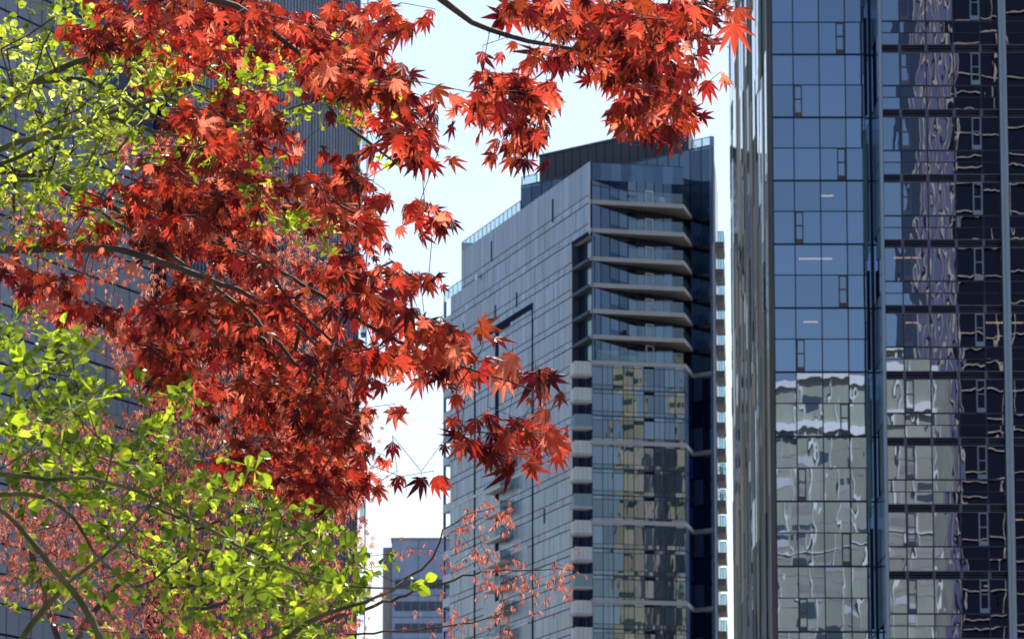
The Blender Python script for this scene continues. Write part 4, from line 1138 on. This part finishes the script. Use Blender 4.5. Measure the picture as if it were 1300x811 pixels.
g5 = t.limb([a8(-40, 240, 15.8), a8(0, 228, 15.8), a8(60, 232, 15.7), a8(110, 245, 15.7), a8(160, 270, 15.6)], [.013, .007, .006, .004, .002], start=tk)
M['leaf_green'] = leafmat('leaf_green', [(0, (.13, .19, .02)), (.4, (.26, .33, .03)), (.8, (.40, .46, .05)), (1, (.58, .6, .16))], trans=.62, rough=.4, tboost=1.25, gloss=.4)
G2 = [([(0, -5), (110, -5), (150, 60), (240, 80), (220, 130), (150, 165), (150, 235), (60, 262), (0, 245)], 4.2), ([(0, 200), (150, 200), (150, 330), (0, 320)], 2.4),
      ([(110, 0), (240, 40), (250, 110), (150, 70)], 2.2), ([(250, 70), (380, 85), (450, 90), (460, 140), (400, 150), (330, 160), (260, 120)], 3.6), ([(340, 10), (440, 90), (380, 110), (300, 60)], .8),
      ([(300, 170), (420, 250), (430, 330), (380, 330), (250, 200)], 2.6), ([(430, 60), (520, 120), (550, 190), (490, 200), (430, 120)], 1.4), ([(120, 90), (260, 90), (330, 180), (200, 240), (140, 200)], 2.0)]
greens(T, t, org, G2, (11.0, 13.8), (.008, .032, .015), [4, 5, 6, 7], M['leaf_green'], twig_brown, 6)
random.seed(51)
org = Vector((-1.25, 10.3, 0))
T = thing('green_sapling', 'nearer leafy green tree with broad round leaves across the bottom left corner', 'tree', org, 'trees in spring leaf')
t = Tree(org)
t.limb([(-1.25, 10.3, 0), (-1.2, 10.3, .8), (-1.05, 10.3, 1.6), (-.95, 10.3, 2.2)], [.1, .08, .06, .045], wob=.004); tk = len(t.P)-1
h1 = t.limb([at(128, 815, 10.3), at(105, 765, 10.3), at(70, 725, 10.3), at(35, 680, 10.3), at(0, 645, 10.4), at(-60, 600, 10.4)], [.0085, .008, .0075, .0065, .005, .003], start=tk, wob=.003)
h2 = t.limb([at(25, 815, 10.8), at(55, 775, 10.8), at(90, 735, 10.9), at(150, 690, 11), at(190, 640, 11), at(230, 590, 11)], [.008, .0075, .006, .004, .003, .002], start=tk, wob=.003)
h3 = t.limb([at(-80, 700, 10.2), at(-50, 605, 10.2), at(0, 601, 10.2), at(60, 608, 10.2), at(115, 607, 10.1), at(180, 625, 10), at(230, 650, 10), at(300, 690, 9.9), at(400, 735, 9.9), at(470, 745, 9.9), at(520, 745, 9.9)], [.014, .008, .0055, .005, .0045, .004, .0035, .004, .003, .0025, .001], start=tk, wob=.004)
h4 = t.limb([at(0, 628, 10.5), at(60, 632, 10.5), at(95, 660, 10.4), at(120, 700, 10.4), at(170, 745, 10.3), at(220, 790, 10.3)], [.006, .005, .0045, .0035, .003, .0015], start=h3[int(len(h3)*.3)], wob=.004)
h5 = t.limb([at(62, 540, 10.6), at(72, 505, 10.6), at(120, 500, 10.5), at(150, 480, 10.5)], [.003, .0028, .002, .001], start=h3[int(len(h3)*.42)], wob=.004)
h6 = t.limb([at(390, 790, 10.2), at(440, 770, 10.1), at(480, 757, 10.1), at(508, 745, 10.1)], [.007, .0045, .003, .0015], start=tk, wob=.003)
G3 = [([(0, 400), (55, 405), (110, 440), (130, 525), (60, 530), (0, 520)], 3.2), ([(0, 520), (120, 515), (250, 555), (330, 585), (400, 640), (470, 700), (470, 760), (380, 800), (250, 760), (160, 700), (0, 630)], 3.0),
      ([(180, 700), (420, 780), (420, 815), (220, 815)], 2.4), ([(0, 640), (180, 700), (200, 811), (0, 811)], .7), ([(470, 690), (515, 700), (520, 715), (490, 722)], 3), ([(505, 735), (525, 740), (530, 760), (505, 758)], 4), ([(300, 610), (400, 650), (460, 780), (330, 760)], 1.5), ([(110, 440), (250, 500), (240, 560), (120, 520)], 1.2)]
M['leaf_green2'] = leafmat('leaf_green_broad', [(0, (.08, .12, .015)), (.5, (.20, .27, .025)), (.85, (.35, .43, .035)), (1, (.50, .56, .07))], trans=.62, rough=.36, tboost=1.4, gloss=.5)
greens(T, t, org, G3, (9.6, 13.6), (.009, .038, .016), [5, 6, 7, 8], M['leaf_green2'], twig_brown, 7)
